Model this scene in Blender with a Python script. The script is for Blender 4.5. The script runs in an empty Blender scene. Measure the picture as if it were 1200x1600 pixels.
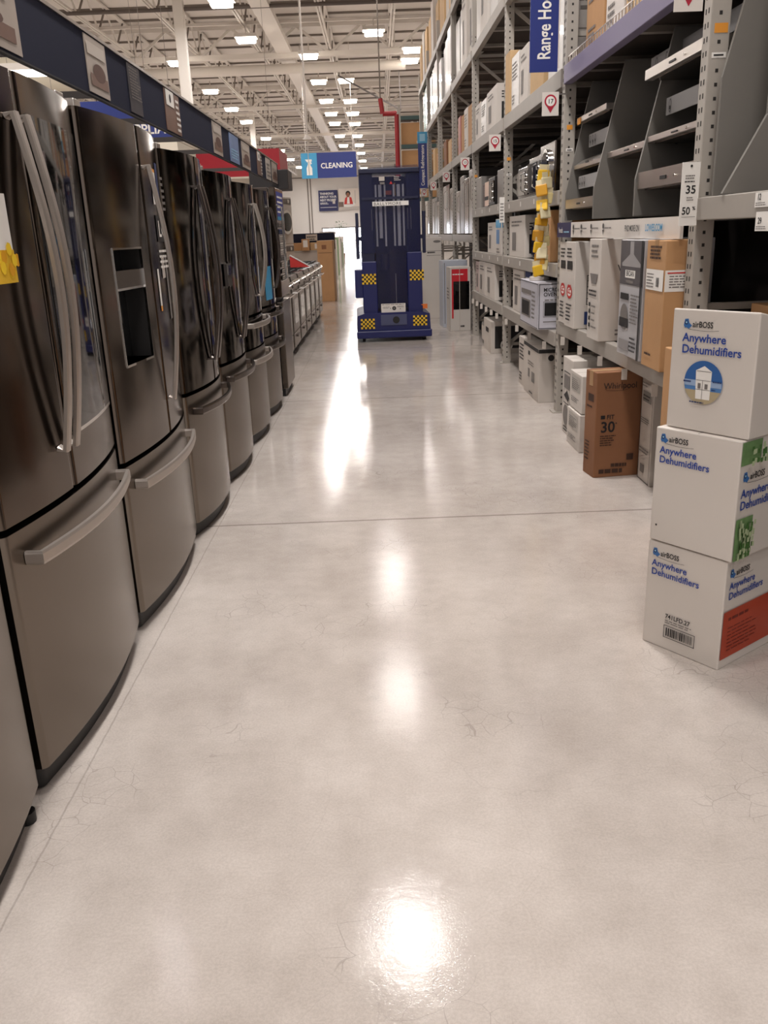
import bpy, bmesh, math, random
from mathutils import Vector, Matrix, Euler

PI = math.pi
S = bpy.context.scene
C = S.collection

# ------------------------------------------------------------------ camera, world, exposure
f_px = 1325.0
Mw = [[0.999336, 0.036217, 0.004139], [-0.007197, 0.306793, -0.951749], [-0.035739, 0.951087, 0.30685]]
def _cam():
    F = Vector(((590 - 600) / f_px, -(365 - 800) / f_px, -1)).normalized()
    U = -Vector(((752 - 600) / f_px, -(4830 - 800) / f_px, -1)).normalized()
    U = (U - F * U.dot(F)).normalized()
    R = F.cross(U)
    m = Matrix((R, F, U)).to_4x4()          # camera axes -> world axes
    cd = bpy.data.cameras.new('camera')
    cd.sensor_fit = 'VERTICAL'; cd.sensor_height = 36.0; cd.lens = f_px / 1600 * 36.0
    cd.clip_start = 0.05; cd.clip_end = 400
    cam = bpy.data.objects.new('camera', cd); C.objects.link(cam)
    cam.matrix_world = Matrix.Translation((0, 0, 1.36)) @ m
    S.camera = cam
_cam()
S.view_settings.view_transform = 'Standard'
S.view_settings.look = 'None'
S.view_settings.gamma = 1.0
S.view_settings.use_curve_mapping = False
S.view_settings.exposure = 2.22
S.cycles.max_bounces = 8
S.cycles.diffuse_bounces = 4
S.cycles.glossy_bounces = 4
S.cycles.transparent_max_bounces = 12
S.cycles.caustics_reflective = False
S.cycles.caustics_refractive = False
S.cycles.sample_clamp_indirect = 6
S.cycles.use_denoising = True

def lin(c):
    return tuple(((v / 255) / 12.92 if v / 255 <= 0.04045 else ((v / 255 + 0.055) / 1.055) ** 2.4) for v in c)

W = bpy.data.worlds.new('world'); S.world = W; W.use_nodes = True
W.node_tree.nodes['Background'].inputs[0].default_value = (*lin((228, 222, 220)), 1)
W.node_tree.nodes['Background'].inputs[1].default_value = 0.2
LAMP_W = 570.0
AISLE_W = 17.0
LAMP_COL = (1.0, 0.97, 0.96)

# ------------------------------------------------------------------ materials
MATS = {}
def mat(name, rgb, rough=0.6, metal=0.0, spec=0.5, emit=0, noise=0.0, nscale=8, bump=0.0, alpha=1.0, coat=0.0, stretch=None, rnoise=0.0):
    if name in MATS: return MATS[name]
    m = bpy.data.materials.new(name); m.use_nodes = True
    nt = m.node_tree; b = nt.nodes['Principled BSDF']
    col = (*lin(rgb), 1)
    b.inputs['Base Color'].default_value = col
    b.inputs['Roughness'].default_value = rough
    b.inputs['Metallic'].default_value = metal
    b.inputs['Specular IOR Level'].default_value = spec
    b.inputs['Coat Weight'].default_value = coat
    b.inputs['Alpha'].default_value = alpha
    if emit:
        b.inputs['Emission Color'].default_value = col
        b.inputs['Emission Strength'].default_value = emit
    if noise or bump or rnoise:
        tc = nt.nodes.new('ShaderNodeTexCoord'); mp = nt.nodes.new('ShaderNodeMapping')
        if stretch: mp.inputs['Scale'].default_value = stretch
        n = nt.nodes.new('ShaderNodeTexNoise'); n.inputs['Scale'].default_value = nscale
        n.inputs['Detail'].default_value = 5
        nt.links.new(tc.outputs['Object'], mp.inputs[0]); nt.links.new(mp.outputs[0], n.inputs[0])
        if noise:
            mx = nt.nodes.new('ShaderNodeMix'); mx.data_type = 'RGBA'
            mx.inputs[6].default_value = tuple(v * (1 - noise) for v in col[:3]) + (1,)
            mx.inputs[7].default_value = tuple(min(1, v * (1 + noise)) for v in col[:3]) + (1,)
            nt.links.new(n.outputs[0], mx.inputs[0]); nt.links.new(mx.outputs[2], b.inputs['Base Color'])
        if rnoise:
            mr = nt.nodes.new('ShaderNodeMapRange')
            mr.inputs[3].default_value = max(0.02, rough - rnoise); mr.inputs[4].default_value = rough + rnoise
            nt.links.new(n.outputs[0], mr.inputs[0]); nt.links.new(mr.outputs[0], b.inputs['Roughness'])
        if bump:
            bp = nt.nodes.new('ShaderNodeBump'); bp.inputs['Strength'].default_value = bump
            bp.inputs['Distance'].default_value = 0.004
            nt.links.new(n.outputs[0], bp.inputs['Height']); nt.links.new(bp.outputs[0], b.inputs['Normal'])
    MATS[name] = m
    return m

steel = mat('brushed_steel', (122, 113, 104), 0.27, 1.0)
steel_dark = mat('black_stainless', (86, 78, 71), 0.09, 1.0)
steel_mid = mat('dark_steel_glossy', (106, 96, 88), 0.15, 1.0)
steel_light = mat('light_steel', (196, 189, 182), 0.3, 1.0, rnoise=.05, nscale=4)
handle_m = mat('handle_steel', (184, 175, 167), 0.42, .85)
handle_d = mat('dark_handle_steel', (112, 103, 98), 0.25, 1.0)
chrome = mat('chrome', (225, 222, 218), 0.12, 1.0)
black_glass = mat('black_glass', (10, 10, 11), 0.06, 0.0, spec=.6, coat=.3)
black = mat('black_plastic', (20, 18, 18), 0.5)
gasket = mat('gasket', (14, 12, 12), 0.7)
body_grey = mat('cabinet_side', (58, 52, 49), 0.5)
navy = mat('navy_fascia', (30, 33, 52), 0.75, spec=.2)
rackgrey = mat('rack_paint', (170, 163, 154), 0.5, noise=.08, nscale=6)
rackgrey2 = mat('rack_paint_shelf', (162, 155, 147), 0.5, noise=.08, nscale=6)
hole_m = mat('hole_dark', (38, 34, 32), 0.8)
lav = mat('lavender_valance', (122, 113, 142), 0.5)
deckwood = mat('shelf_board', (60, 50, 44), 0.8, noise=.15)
shade_back = mat('shade_backdrop', (40, 32, 29), 0.85, noise=.2)  # shade of the deep rack interior put into the colour
white = mat('white_card', (222, 214, 206), 0.5, noise=.03, nscale=5)
white2 = mat('white_carton', (208, 200, 192), 0.55, noise=.05, nscale=5)
offwhite = mat('off_white', (196, 187, 178), 0.6, noise=.05, nscale=6)
tan = mat('cardboard', (186, 142, 98), 0.75, noise=.08, nscale=9, bump=.1)
tan_l = mat('pale_cardboard', (206, 172, 128), 0.75, noise=.08, nscale=9)
brown = mat('brown_cardboard', (136, 92, 62), 0.75, noise=.1, nscale=9, bump=.1)
paper = mat('paper_white', (236, 232, 226), 0.6)
ink = mat('ink_black', (30, 27, 28), 0.6)
inkbr = mat('ink_brown', (62, 38, 26), 0.7)
ink_l = mat('ink_grey', (120, 114, 110), 0.6)
inkblue = mat('ink_blue', (38, 68, 150), 0.5)
blue_sign = mat('sign_blue', (28, 45, 118), 0.4)
navy_ink = mat('navy_print', (32, 50, 100), 0.5)
cyan_sign = mat('sign_cyan', (58, 150, 196), 0.4)
paleblue = mat('pale_blue', (150, 200, 226), 0.4)
red_sign = mat('sign_red', (176, 22, 40), 0.45)
red_ink = mat('red_print', (200, 48, 42), 0.5)
orange = mat('orange_tag', (216, 110, 40), 0.5)
orange_l = mat('orange_band', (226, 150, 50), 0.5)
yellow = mat('yellow_print', (232, 186, 44), 0.5)
green = mat('green_print', (112, 146, 94), 0.6, noise=.35, nscale=40)
rust = mat('rust_red_print', (172, 62, 34), 0.55)
hoodgrey = mat('display_panel', (116, 112, 106), 0.55, noise=.04)
ceil_m = mat('ceiling_paint', (222, 215, 208), 0.8, noise=.05, nscale=.6)
truss_m = mat('truss_paint', (222, 215, 207), 0.6)
truss_d = mat('joist_paint', (126, 117, 109), 0.7)
wall_m = mat('wall_paint', (224, 218, 211), 0.8, noise=.03, nscale=.5)
lamp_on = mat('lamp_lens', (255, 244, 230), 0.5, emit=5)
daylight = mat('daylight_glass', (236, 242, 255), 0.5, emit=4.5)
lift_navy = mat('lift_navy', (22, 27, 84), 0.38, rnoise=.06)
lift_dark = mat('lift_dark_navy', (17, 20, 54), 0.4)
wrap = mat('plastic_wrap', (196, 191, 186), 0.32, 0.0, spec=.5, coat=.2, bump=.6, nscale=5, noise=.1)
wrap_grey = mat('wrapped_steel', (150, 145, 140), 0.32, 0.4, coat=.15, bump=.5, nscale=4, noise=.15)
teal = mat('teal_wrap', (96, 158, 146), 0.25, coat=.4)
leaf = mat('leaf_green', (70, 104, 58), 0.6, noise=.3)
skin = mat('poster_skin', (150, 100, 76), 0.6)

def plastic_sheet():
    m = bpy.data.materials.new('smoky_blue_plastic'); m.use_nodes = True
    nt = m.node_tree; b = nt.nodes['Principled BSDF']
    b.inputs['Base Color'].default_value = (*lin((22, 26, 74)), 1); b.inputs['Roughness'].default_value = .15
    b.inputs['Alpha'].default_value = .3
    MATS['sheet'] = m; return m
sheet = plastic_sheet()

def floor_mat():
    m = bpy.data.materials.new('polished_concrete'); m.use_nodes = True
    nt = m.node_tree; N = nt.nodes; L = nt.links; b = N['Principled BSDF']
    tc = N.new('ShaderNodeTexCoord')
    def noise(scale, det=6, rough=.6):
        n = N.new('ShaderNodeTexNoise'); n.inputs['Scale'].default_value = scale; n.inputs['Detail'].default_value = det
        n.inputs['Roughness'].default_value = rough
        L.new(tc.outputs['Object'], n.inputs[0]); return n
    def ramp(src, a, bb, ca, cb):
        r = N.new('ShaderNodeValToRGB'); r.color_ramp.elements[0].position = a; r.color_ramp.elements[1].position = bb
        r.color_ramp.elements[0].color = (*ca, 1); r.color_ramp.elements[1].color = (*cb, 1); L.new(src, r.inputs[0]); return r
    def mix(fac, a, bb, mode='MIX'):
        x = N.new('ShaderNodeMix'); x.data_type = 'RGBA'; x.blend_type = mode
        if isinstance(fac, float): x.inputs[0].default_value = fac
        else: L.new(fac, x.inputs[0])
        for i, v in ((6, a), (7, bb)):
            if isinstance(v, tuple): x.inputs[i].default_value = (*v, 1)
            else: L.new(v, x.inputs[i])
        return x.outputs[2]
    def math_(op, a, bb=None):
        x = N.new('ShaderNodeMath'); x.operation = op
        for i, v in ((0, a), (1, bb)):
            if v is None: continue
            if isinstance(v, (int, float)): x.inputs[i].default_value = v
            else: L.new(v, x.inputs[i])
        return x.outputs[0]
    big = noise(.9, 5)
    base = ramp(big.outputs[0], .3, .7, lin((181, 171, 163)), lin((212, 203, 196)))
    speck = noise(150, 2, .8)
    sp = ramp(speck.outputs[0], .38, .62, (.92, .915, .91), (1.03, 1.03, 1.03))
    c = mix(1.0, base.outputs[0], sp.outputs[0], 'MULTIPLY')
    mid = noise(7, 8, .7)
    md = ramp(mid.outputs[0], .3, .65, (.88, .87, .86), (1.04, 1.04, 1.04))
    c = mix(1.0, c, md.outputs[0], 'MULTIPLY')
    # hairline cracks
    wn = noise(3, 3)
    add = N.new('ShaderNodeVectorMath'); add.operation = 'MULTIPLY_ADD'
    L.new(wn.outputs[1], add.inputs[0]); add.inputs[1].default_value = (.16, .16, .16); L.new(tc.outputs['Object'], add.inputs[2])
    v = N.new('ShaderNodeTexVoronoi'); v.feature = 'DISTANCE_TO_EDGE'; v.inputs['Scale'].default_value = 15
    L.new(add.outputs[0], v.inputs['Vector'])
    line = math_('LESS_THAN', v.outputs[0], .012)
    gate = ramp(noise(1.3, 3).outputs[0], .54, .58, (0, 0, 0), (1, 1, 1))
    crack = math_('MULTIPLY', line, gate.outputs[0])
    c = mix(math_('MULTIPLY', crack, .3), c, lin((110, 98, 90)))
    # scratches
    v2 = N.new('ShaderNodeTexVoronoi'); v2.feature = 'DISTANCE_TO_EDGE'; v2.inputs['Scale'].default_value = 2.3
    L.new(add.outputs[0], v2.inputs['Vector'])
    c = mix(math_('MULTIPLY', math_('LESS_THAN', v2.outputs[0], .0015), .12), c, lin((120, 108, 100)))
    # saw-cut joints
    sx = N.new('ShaderNodeSeparateXYZ'); L.new(tc.outputs['Object'], sx.inputs[0])
    wob = math_('MULTIPLY', math_('SUBTRACT', noise(20).outputs[0], .5), .008)
    yy = math_('ADD', math_('ADD', sx.outputs[1], math_('MULTIPLY', sx.outputs[0], -.008)), wob)
    # joints at y = 4.02 + 3.3 k
    k = N.new('ShaderNodeMath'); k.operation = 'PINGPONG'
    L.new(math_('SUBTRACT', yy, 4.02), k.inputs[0]); k.inputs[1].default_value = 1.65
    j = math_('LESS_THAN', k.outputs[0], .009)
    xj = math_('MULTIPLY', math_('LESS_THAN', math_('ABSOLUTE', math_('ADD', math_('ADD', sx.outputs[0], wob), .845)), .0025), .6)
    jj = math_('MULTIPLY', math_('MAXIMUM', j, xj), .5)
    c = mix(jj, c, lin((98, 88, 80)))
    L.new(c, b.inputs['Base Color'])
    rr = ramp(mid.outputs[0], .3, .7, (.06, .06, .06), (.12, .12, .12))
    L.new(rr.outputs[0], b.inputs['Roughness'])
    b.inputs['Specular IOR Level'].default_value = .32
    bp = N.new('ShaderNodeBump'); bp.inputs['Strength'].default_value = .05; bp.inputs['Distance'].default_value = .002
    L.new(speck.outputs[0], bp.inputs['Height'])
    bp2 = N.new('ShaderNodeBump'); bp2.inputs['Strength'].default_value = .05; bp2.inputs['Distance'].default_value = .02
    L.new(mid.outputs[0], bp2.inputs['Height']); L.new(bp.outputs[0], bp2.inputs['Normal'])
    L.new(bp2.outputs[0], b.inputs['Normal'])
    return m

# ------------------------------------------------------------------ mesh helpers
_txt = {}
def text_geo(s, bold, align):
    key = (s, bold, align)
    if key in _txt: return _txt[key]
    cu = bpy.data.curves.new('t', 'FONT'); cu.body = s; cu.size = 1; cu.align_x = align; cu.resolution_u = 3
    cu.offset = .018 if bold else 0.0; cu.space_character = 1.16 if s == 'BALLYMORE' else 1.0
    o = bpy.data.objects.new('t', cu); C.objects.link(o)
    bpy.context.view_layer.update()
    me = bpy.data.meshes.new_from_object(o.evaluated_get(bpy.context.evaluated_depsgraph_get()))
    vs = [v.co.copy() for v in me.vertices]; fs = [list(p.vertices) for p in me.polygons]
    bpy.data.objects.remove(o); bpy.data.curves.remove(cu); bpy.data.meshes.remove(me)
    _txt[key] = (vs, fs); return _txt[key]

class MB:
    def __init__(s): s.bm = bmesh.new(); s.mats = []
    def mi(s, m):
        if m not in s.mats: s.mats.append(m)
        return s.mats.index(m)
    def poly(s, vs, fs, m, M=None, smooth=False):
        i = s.mi(m)
        V = [s.bm.verts.new(M @ Vector(v) if M else Vector(v)) for v in vs]
        out = []
        for f in fs:
            try:
                fc = s.bm.faces.new([V[k] for k in f]); fc.material_index = i; fc.smooth = smooth; out.append(fc)
            except ValueError: pass
        return out
    def box(s, x0, x1, y0, y1, z0, z1, m, M=None, bev=0.0):
        if bev <= 0:
            v = [(x, y, z) for z in (z0, z1) for y in (y0, y1) for x in (x0, x1)]
            s.poly(v, [(0, 2, 3, 1), (4, 5, 7, 6), (0, 1, 5, 4), (2, 6, 7, 3), (0, 4, 6, 2), (1, 3, 7, 5)], m, M)
            return
        t = bmesh.new()
        bmesh.ops.create_cube(t, size=1)
        for v in t.verts:
            v.co = Vector(((x0 + x1) / 2 + v.co.x * (x1 - x0), (y0 + y1) / 2 + v.co.y * (y1 - y0), (z0 + z1) / 2 + v.co.z * (z1 - z0)))
        bmesh.ops.bevel(t, geom=t.edges[:], offset=bev, segments=2, affect='EDGES', profile=.5)
        t.verts.index_update()
        s.poly([v.co for v in t.verts], [[v.index for v in f.verts] for f in t.faces], m, M)
        t.free()
    def bar(s, a, b, w, m, h=None):
        a = Vector(a); b = Vector(b); d = (b - a); L = d.length
        if L < 1e-6: return
        q = d.to_track_quat('Z', 'Y').to_matrix().to_4x4()
        h = h or w
        s.box(-w / 2, w / 2, -h / 2, h / 2, 0, L, m, Matrix.Translation(a) @ q)
    def cyl(s, a, b, r, m, n=12, r2=None, caps=True):
        a = Vector(a); b = Vector(b); d = b - a
        M = Matrix.Translation(a) @ d.to_track_quat('Z', 'Y').to_matrix().to_4x4(); L = d.length
        r2 = r if r2 is None else r2
        vs = [(r * math.cos(2 * PI * k / n), r * math.sin(2 * PI * k / n), 0) for k in range(n)] + \
             [(r2 * math.cos(2 * PI * k / n), r2 * math.sin(2 * PI * k / n), L) for k in range(n)]
        fs = [(k, (k + 1) % n, n + (k + 1) % n, n + k) for k in range(n)]
        s.poly(vs, fs, m, M, True)
        if caps: s.poly(vs, [tuple(range(n - 1, -1, -1)), tuple(range(n, 2 * n))], m, M)
    def prism(s, pts, z0, z1, m, M=None, axis='z'):
        n = len(pts)
        if axis == 'z': mk = lambda p, z: (p[0], p[1], z)
        elif axis == 'y': mk = lambda p, z: (p[0], z, p[1])
        else: mk = lambda p, z: (z, p[0], p[1])
        vs = [mk(p, z0) for p in pts] + [mk(p, z1) for p in pts]
        s.poly(vs, [tuple(range(n))[::-1], tuple(range(n, 2 * n))] + [(k, (k + 1) % n, n + (k + 1) % n, n + k) for k in range(n)], m, M)
    def sweep(s, pts, side, w, h, m, seg=8):
        # rounded bar of width w (along side) and thickness h following pts
        side = Vector(side).normalized(); P = [Vector(p) for p in pts]; rings = []
        for i, p in enumerate(P):
            t = (P[min(i + 1, len(P) - 1)] - P[max(i - 1, 0)]).normalized(); n = t.cross(side).normalized()
            ring = []
            for k in range(seg):
                a = 2 * PI * (k + .5) / seg; ca, sa = math.cos(a), math.sin(a)
                e = .55
                ring.append(p + side * (w / 2) * math.copysign(abs(ca) ** e, ca) + n * (h / 2) * math.copysign(abs(sa) ** e, sa))
            rings.append(ring)
        vs = [v for r in rings for v in r]; fs = []
        for i in range(len(P) - 1):
            for k in range(seg):
                fs.append((i * seg + k, i * seg + (k + 1) % seg, (i + 1) * seg + (k + 1) % seg, (i + 1) * seg + k))
        fs.append(tuple(range(seg))[::-1]); fs.append(tuple((len(P) - 1) * seg + k for k in range(seg)))
        s.poly(vs, fs, m, None, False)
    def text(s, t, size, M, m, bold=True, align='LEFT', sx=1.0):
        vs, fs = text_geo(t, bold, align)
        s.poly(vs, fs, m, M @ Matrix.Diagonal((size * sx, size, 1, 1)))
    def build(s, name, parent=None, loc=None, rotz=0, recalc=True):
        if recalc: bmesh.ops.recalc_face_normals(s.bm, faces=s.bm.faces[:])
        me = bpy.data.meshes.new(name); s.bm.to_mesh(me); s.bm.free()
        for m in s.mats: me.materials.append(m)
        o = bpy.data.objects.new(name, me); C.objects.link(o)
        if parent: o.parent = parent
        if loc: o.location = loc
        if rotz: o.rotation_euler = (0, 0, rotz)
        return o

def empty(name, loc=(0, 0, 0), rotz=0):
    o = bpy.data.objects.new(name, None); C.objects.link(o); o.location = loc; o.rotation_euler = (0, 0, rotz)
    o.empty_display_size = .1
    return o
def tag(o, label, cat, group=None, kind=None):
    o['label'] = label; o['category'] = cat
    if group: o['group'] = group
    if kind: o['kind'] = kind
    return o
def struct(o): o['kind'] = 'structure'; return o
def copy_tree(o, parent=None):
    c = o.copy(); C.objects.link(c)
    if parent: c.parent = parent
    for ch in list(o.children): copy_tree(ch, c)
    return c

# a drawing surface lying on one face of a thing: u to the right, v up, seen from outside
class Face:
    def __init__(s, mb, kind, W_=1, x=0, y=0, off=.0015, z=0):
        s.mb = mb
        if kind == '-x':   cols = ((0, -1, 0), (0, 0, 1), (-1, 0, 0)); o = (x - off, y + W_, z)
        elif kind == '-y': cols = ((1, 0, 0), (0, 0, 1), (0, -1, 0)); o = (x, y - off, z)
        elif kind == '+x': cols = ((0, 1, 0), (0, 0, 1), (1, 0, 0)); o = (x + off, y, z)
        elif kind == '+z': cols = ((1, 0, 0), (0, 1, 0), (0, 0, 1)); o = (x, y, z + off)
        s.M = Matrix(((cols[0][0], cols[1][0], cols[2][0], o[0]), (cols[0][1], cols[1][1], cols[2][1], o[1]),
                      (cols[0][2], cols[1][2], cols[2][2], o[2]), (0, 0, 0, 1)))
        s.k = 0
    def _z(s): s.k += 1; return s.k * .00025
    def rect(s, u0, v0, u1, v1, m):
        z = s._z(); s.mb.poly([(u0, v0, z), (u1, v0, z), (u1, v1, z), (u0, v1, z)], [(0, 1, 2, 3)], m, s.M)
    def quad(s, pts, m):
        z = s._z(); s.mb.poly([(p[0], p[1], z) for p in pts], [tuple(range(len(pts)))], m, s.M)
    def frame(s, u0, v0, u1, v1, t, m):
        s.rect(u0, v0, u1, v0 + t, m); s.rect(u0, v1 - t, u1, v1, m); s.rect(u0, v0, u0 + t, v1, m); s.rect(u1 - t, v0, u1, v1, m)
    def disc(s, u, v, r, m, n=24, ry=None):
        ry = ry or r; z = s._z()
        s.mb.poly([(u + r * math.cos(2 * PI * k / n), v + ry * math.sin(2 * PI * k / n), z) for k in range(n)], [tuple(range(n))], m, s.M)
    def ring(s, u, v, r, t, m, n=28, ry=None):
        ry = ry or r; z = s._z(); vs = []
        for k in range(n):
            a = 2 * PI * k / n
            vs += [(u + r * math.cos(a), v + ry * math.sin(a), z), (u + (r - t) * math.cos(a), v + (ry - t) * math.sin(a), z)]
        s.mb.poly(vs, [(2 * k, 2 * ((k + 1) % n), 2 * ((k + 1) % n) + 1, 2 * k + 1) for k in range(n)], m, s.M)
    def text(s, t, u, v, size, m, bold=True, align='LEFT', rot=0, sx=1.0):
        z = s._z()
        s.mb.text(t, size, s.M @ Matrix.Translation((u, v, z)) @ Matrix.Rotation(rot, 4, 'Z'), m, bold, align, sx)
    def lines(s, u0, v0, u1, v1, n, m, rng=None, fill=.45):
        # unreadable small print as broken strokes
        rng = rng or random.Random(int(u0 * 997 + v0 * 131 + n)); dv = (v1 - v0) / n
        for k in range(n):
            v = v1 - (k + 1) * dv; u = u0; end = u1 - rng.random() * (u1 - u0) * .35
            z = s._z()
            while u < end:
                w = min(end - u, (u1 - u0) * rng.uniform(.08, .24))
                s.mb.poly([(u, v, z), (u + w, v, z), (u + w, v + dv * fill, z), (u, v + dv * fill, z)], [(0, 1, 2, 3)], m, s.M)
                u += w + (u1 - u0) * .03
    def barcode(s, u0, v0, u1, v1, m, seed=1):
        r = random.Random(seed); u = u0; z = s._z()
        while u < u1:
            w = r.choice((.0012, .002, .003)) * (u1 - u0) / .06
            s.mb.poly([(u, v0, z), (min(u1, u + w), v0, z), (min(u1, u + w), v1, z), (u, v1, z)], [(0, 1, 2, 3)], m, s.M)
            u += w + r.choice((.0012, .002)) * (u1 - u0) / .06

TH = .0142
def RX(y): return 1.415 - TH * y
def rk(y, d=0.0, z=0.0): return (RX(y) + d, y + d * TH, z)

# ------------------------------------------------------------------ room shell
XL, XR, YF, YB, ZC = -34.0, 16.0, 95.0, -9.0, 8.3
mb = MB(); mb.box(XL, XR, YB, YF + 1, -.2, 0, floor_mat()); struct(mb.build('floor'))
mb = MB(); mb.box(XL - .3, XL, YB, YF, 0, ZC, wall_m); struct(mb.build('wall_left'))
mb = MB(); mb.box(XR, XR + .3, YB, YF, 0, ZC, wall_m); struct(mb.build('wall_right'))
mb = MB()
DX0, DX1, DZ = -5.9, -.6, 2.15
mb.box(XL, DX0, YF, YF + .3, 0, ZC, wall_m); mb.box(DX1, XR, YF, YF + .3, 0, ZC, wall_m); mb.box(DX0, DX1, YF, YF + .3, DZ, ZC, wall_m)
for x in (-16, -13, -10.4, -7.2, -6.9, 2, 5, 8): mb.box(x, x + .12, YF - .05, YF, 0, ZC, truss_d)
mb.box(XL, XR, YF - .04, YF, 7.1, 7.2, truss_d)
struct(mb.build('wall_back'))
mb = MB(); mb.box(DX0, DX1, YF + .12, YF + .16, 0, DZ, daylight); w1 = struct(mb.build('window_1'))
mb = MB()
for x in (DX0, -4.1, -2.4, DX1 - .1): mb.box(x, x + .1, YF - .02, YF + .1, 0, DZ, truss_d)
mb.box(DX0, DX1, YF - .02, YF + .1, DZ - .12, DZ, truss_d)
mb.build('window_frame', w1)

# ceiling deck with its steelwork as parts
mb = MB(); mb.box(XL, XR, YB, YF, ZC, ZC + .1, ceil_m)
y = 2.0
while y < 94:
    mb.box(XL, XR, y, y + .09, ZC - .06, ZC, truss_d); y += 1.55
ceiling = struct(mb.build('ceiling'))
def joist(x, y0, y1):
    mb = MB(); zt, zb = ZC - .06, 7.35
    mb.box(x - .07, x - .015, y0, y1, zb, zb + .06, truss_m); mb.box(x + .015, x + .07, y0, y1, zb, zb + .06, truss_m)
    mb.box(x - .06, x + .06, y0, y1, zt - .06, zt, truss_m)
    y = y0; up = True
    while y < y1 - 1:
        a = (x, y, zb + .03 if up else zt - .03); b = (x, y + .95, zt - .03 if up else zb + .03)
        mb.bar(a, b, .045, truss_d if up else truss_m, .045); up = not up; y += .95
    return mb.build('joist', ceiling)
for x in (-18.9, -16.7, -14.5, -12.4, -10.3, -8.1, -5.9, -3.75, -1.42, .66, 2.9, 5.1, 7.3, 9.5): joist(x, 2, 94)
def girder(y, z0=7.15):
    mb = MB(); zt = ZC - .1
    mb.box(XL, 14, y - .1, y + .1, z0, z0 + .16, truss_m); mb.box(XL, 14, y - .08, y + .08, zt - .14, zt, truss_m)
    x = -22.3
    while x < 12:
        mb.bar((x, y, zt - .1), (x + 1.1, y, z0 + .1), .08, truss_m); mb.bar((x + 1.1, y, z0 + .1), (x + 2.2, y, zt - .1), .08, truss_m)
        mb.bar((x + 1.1, y, z0 + .1), (x + 1.1, y, zt - .1), .05, truss_m); x += 2.2
    return mb.build('girder', ceiling)
for y in (8, 20, 32.3, 44.5, 56.5, 68.5, 80.5): girder(y)
# cross bracing bars seen between joists
mb = MB()
for y in (24.8, 28.6, 36.4, 40.6, 48.3, 52.6, 60.4, 64.6, 72.5, 76.5):
    mb.box(-22, 12, y - .035, y + .035, 7.42, 7.5, truss_m)
mb.build('bridging_bar', ceiling)
mb = MB(); mb.cyl((-30, 26.1, 7.32), (12, 26.1, 7.32), .055, mat('dark_pipe', (96, 86, 80), .5)); mb.build('pipe', ceiling)
mb = MB(); mb.box(-3.2, -2.7, 6, 92, 7.28, 7.45, truss_m); mb.build('flat_duct', ceiling)
mb = MB(); mb.cyl((-30, 33.4, 7.0), (1.2, 33.4, 7.0), .17, truss_m, 16); mb.build('round_duct', ceiling)
mb = MB(); mb.cyl((-16, 19, 4.6), (-5.2, 19, 4.6), .42, mat('cream_duct', (214, 205, 184), .5), 24)
for x in (-15, -11, -7): mb.cyl((x, 19, 5), (x, 19, ZC), .005, truss_d, 6)
mb.build('air_duct', ceiling)
# dark diagonal cable and sprinkler pipe
mb = MB(); mb.bar((-1.2, 33.5, 6.75), (1.0, 33.5, 5.55), .05, mat('cable_dark', (70, 62, 58), .6)); mb.bar((1.0, 33.5, 5.55), (.95, 33.5, 7.3), .03, MATS['cable_dark']); mb.build('cable', ceiling)

def column(x, y, w, label):
    mb = MB(); mb.box(x - w / 2, x + w / 2, y - w / 2, y + w / 2, 0, ZC - .1, truss_m, bev=.01)
    o = mb.build('steel_column'); tag(o, label, 'column')
    mb = MB(); mb.box(x - w * .7, x + w * .7, y - w * .7, y + w * .7, ZC - .55, ZC - .1, truss_m); mb.build('column_cap', o)
    mb = MB(); mb.box(x - w * .7, x + w * .7, y - w * .7, y + w * .7, 0, .03, truss_m); mb.build('base_plate', o)
column(-5.15, 26, .27, 'white square steel column rising behind the navy header, nearer one')
column(-6.4, 49, .27, 'white square steel column behind the red overhead banner, farther one')

# ------------------------------------------------------------------ ceiling lights
ld = bpy.data.lights.new('lamp', 'AREA'); ld.shape = 'RECTANGLE'; ld.size = .6; ld.size_y = .4; ld.energy = LAMP_W; ld.color = LAMP_COL
def make_light():
    r = empty('ceiling_light')
    mb = MB(); mb.box(-.33, .33, -.22, .22, .02, .12, truss_m, bev=.01); mb.cyl((0, 0, .1), (0, 0, .35), .02, truss_m, 8); mb.build('light_housing', r)
    mb = MB(); mb.box(-.27, .27, -.17, .17, -.10, .022, lamp_on, bev=.03); mb.build('light_lens', r)
    lo = bpy.data.objects.new('lamp', ld); C.objects.link(lo); lo.parent = r; lo.location = (0, 0, -.13)
    return r
ld2 = ld.copy(); ld2.energy = AISLE_W; ld3 = ld.copy(); ld3.energy = 16.0; ld4 = ld.copy(); ld4.energy = 20.0; ld5 = ld.copy(); ld5.energy = 6.5; ld6 = ld.copy(); ld6.energy = 50.0
proto_l = make_light(); first = True
rows = [(.1, [-4.0, -1.0, 2.0, 5.0, 8.25, 14.2, 19.8, 28.1], 'center'), (1.33, [30.8, 32.6], 'r'),
        (-1.0, [36.1, 41.4, 45.5, 49.6, 55.5, 61, 67, 74, 82], 'm'), (-2.05, [31.2, 36.15, 41.1, 45.3, 49.1, 55.1, 61, 67, 74, 82], 'm'),
        (-6.45, [2.5, 9, 15, 21.5, 31.5, 37.4, 42.5, 47.1, 55, 63, 70, 78, 86, 91], 'left'), (-11.2, [5, 13, 21, 28.1, 37, 46, 55, 66, 78, 88], 'farleft'),
        (-3.7, [24.2, 28.4], 'm2'), (-16.5, [8, 20, 32, 45, 60, 76], 'ff'), (-24, [12, 34, 58], 'ff'), (5.2, [4, 11, 18, 26, 34, 44, 56, 70, 82, 90], 'right')]
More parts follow.
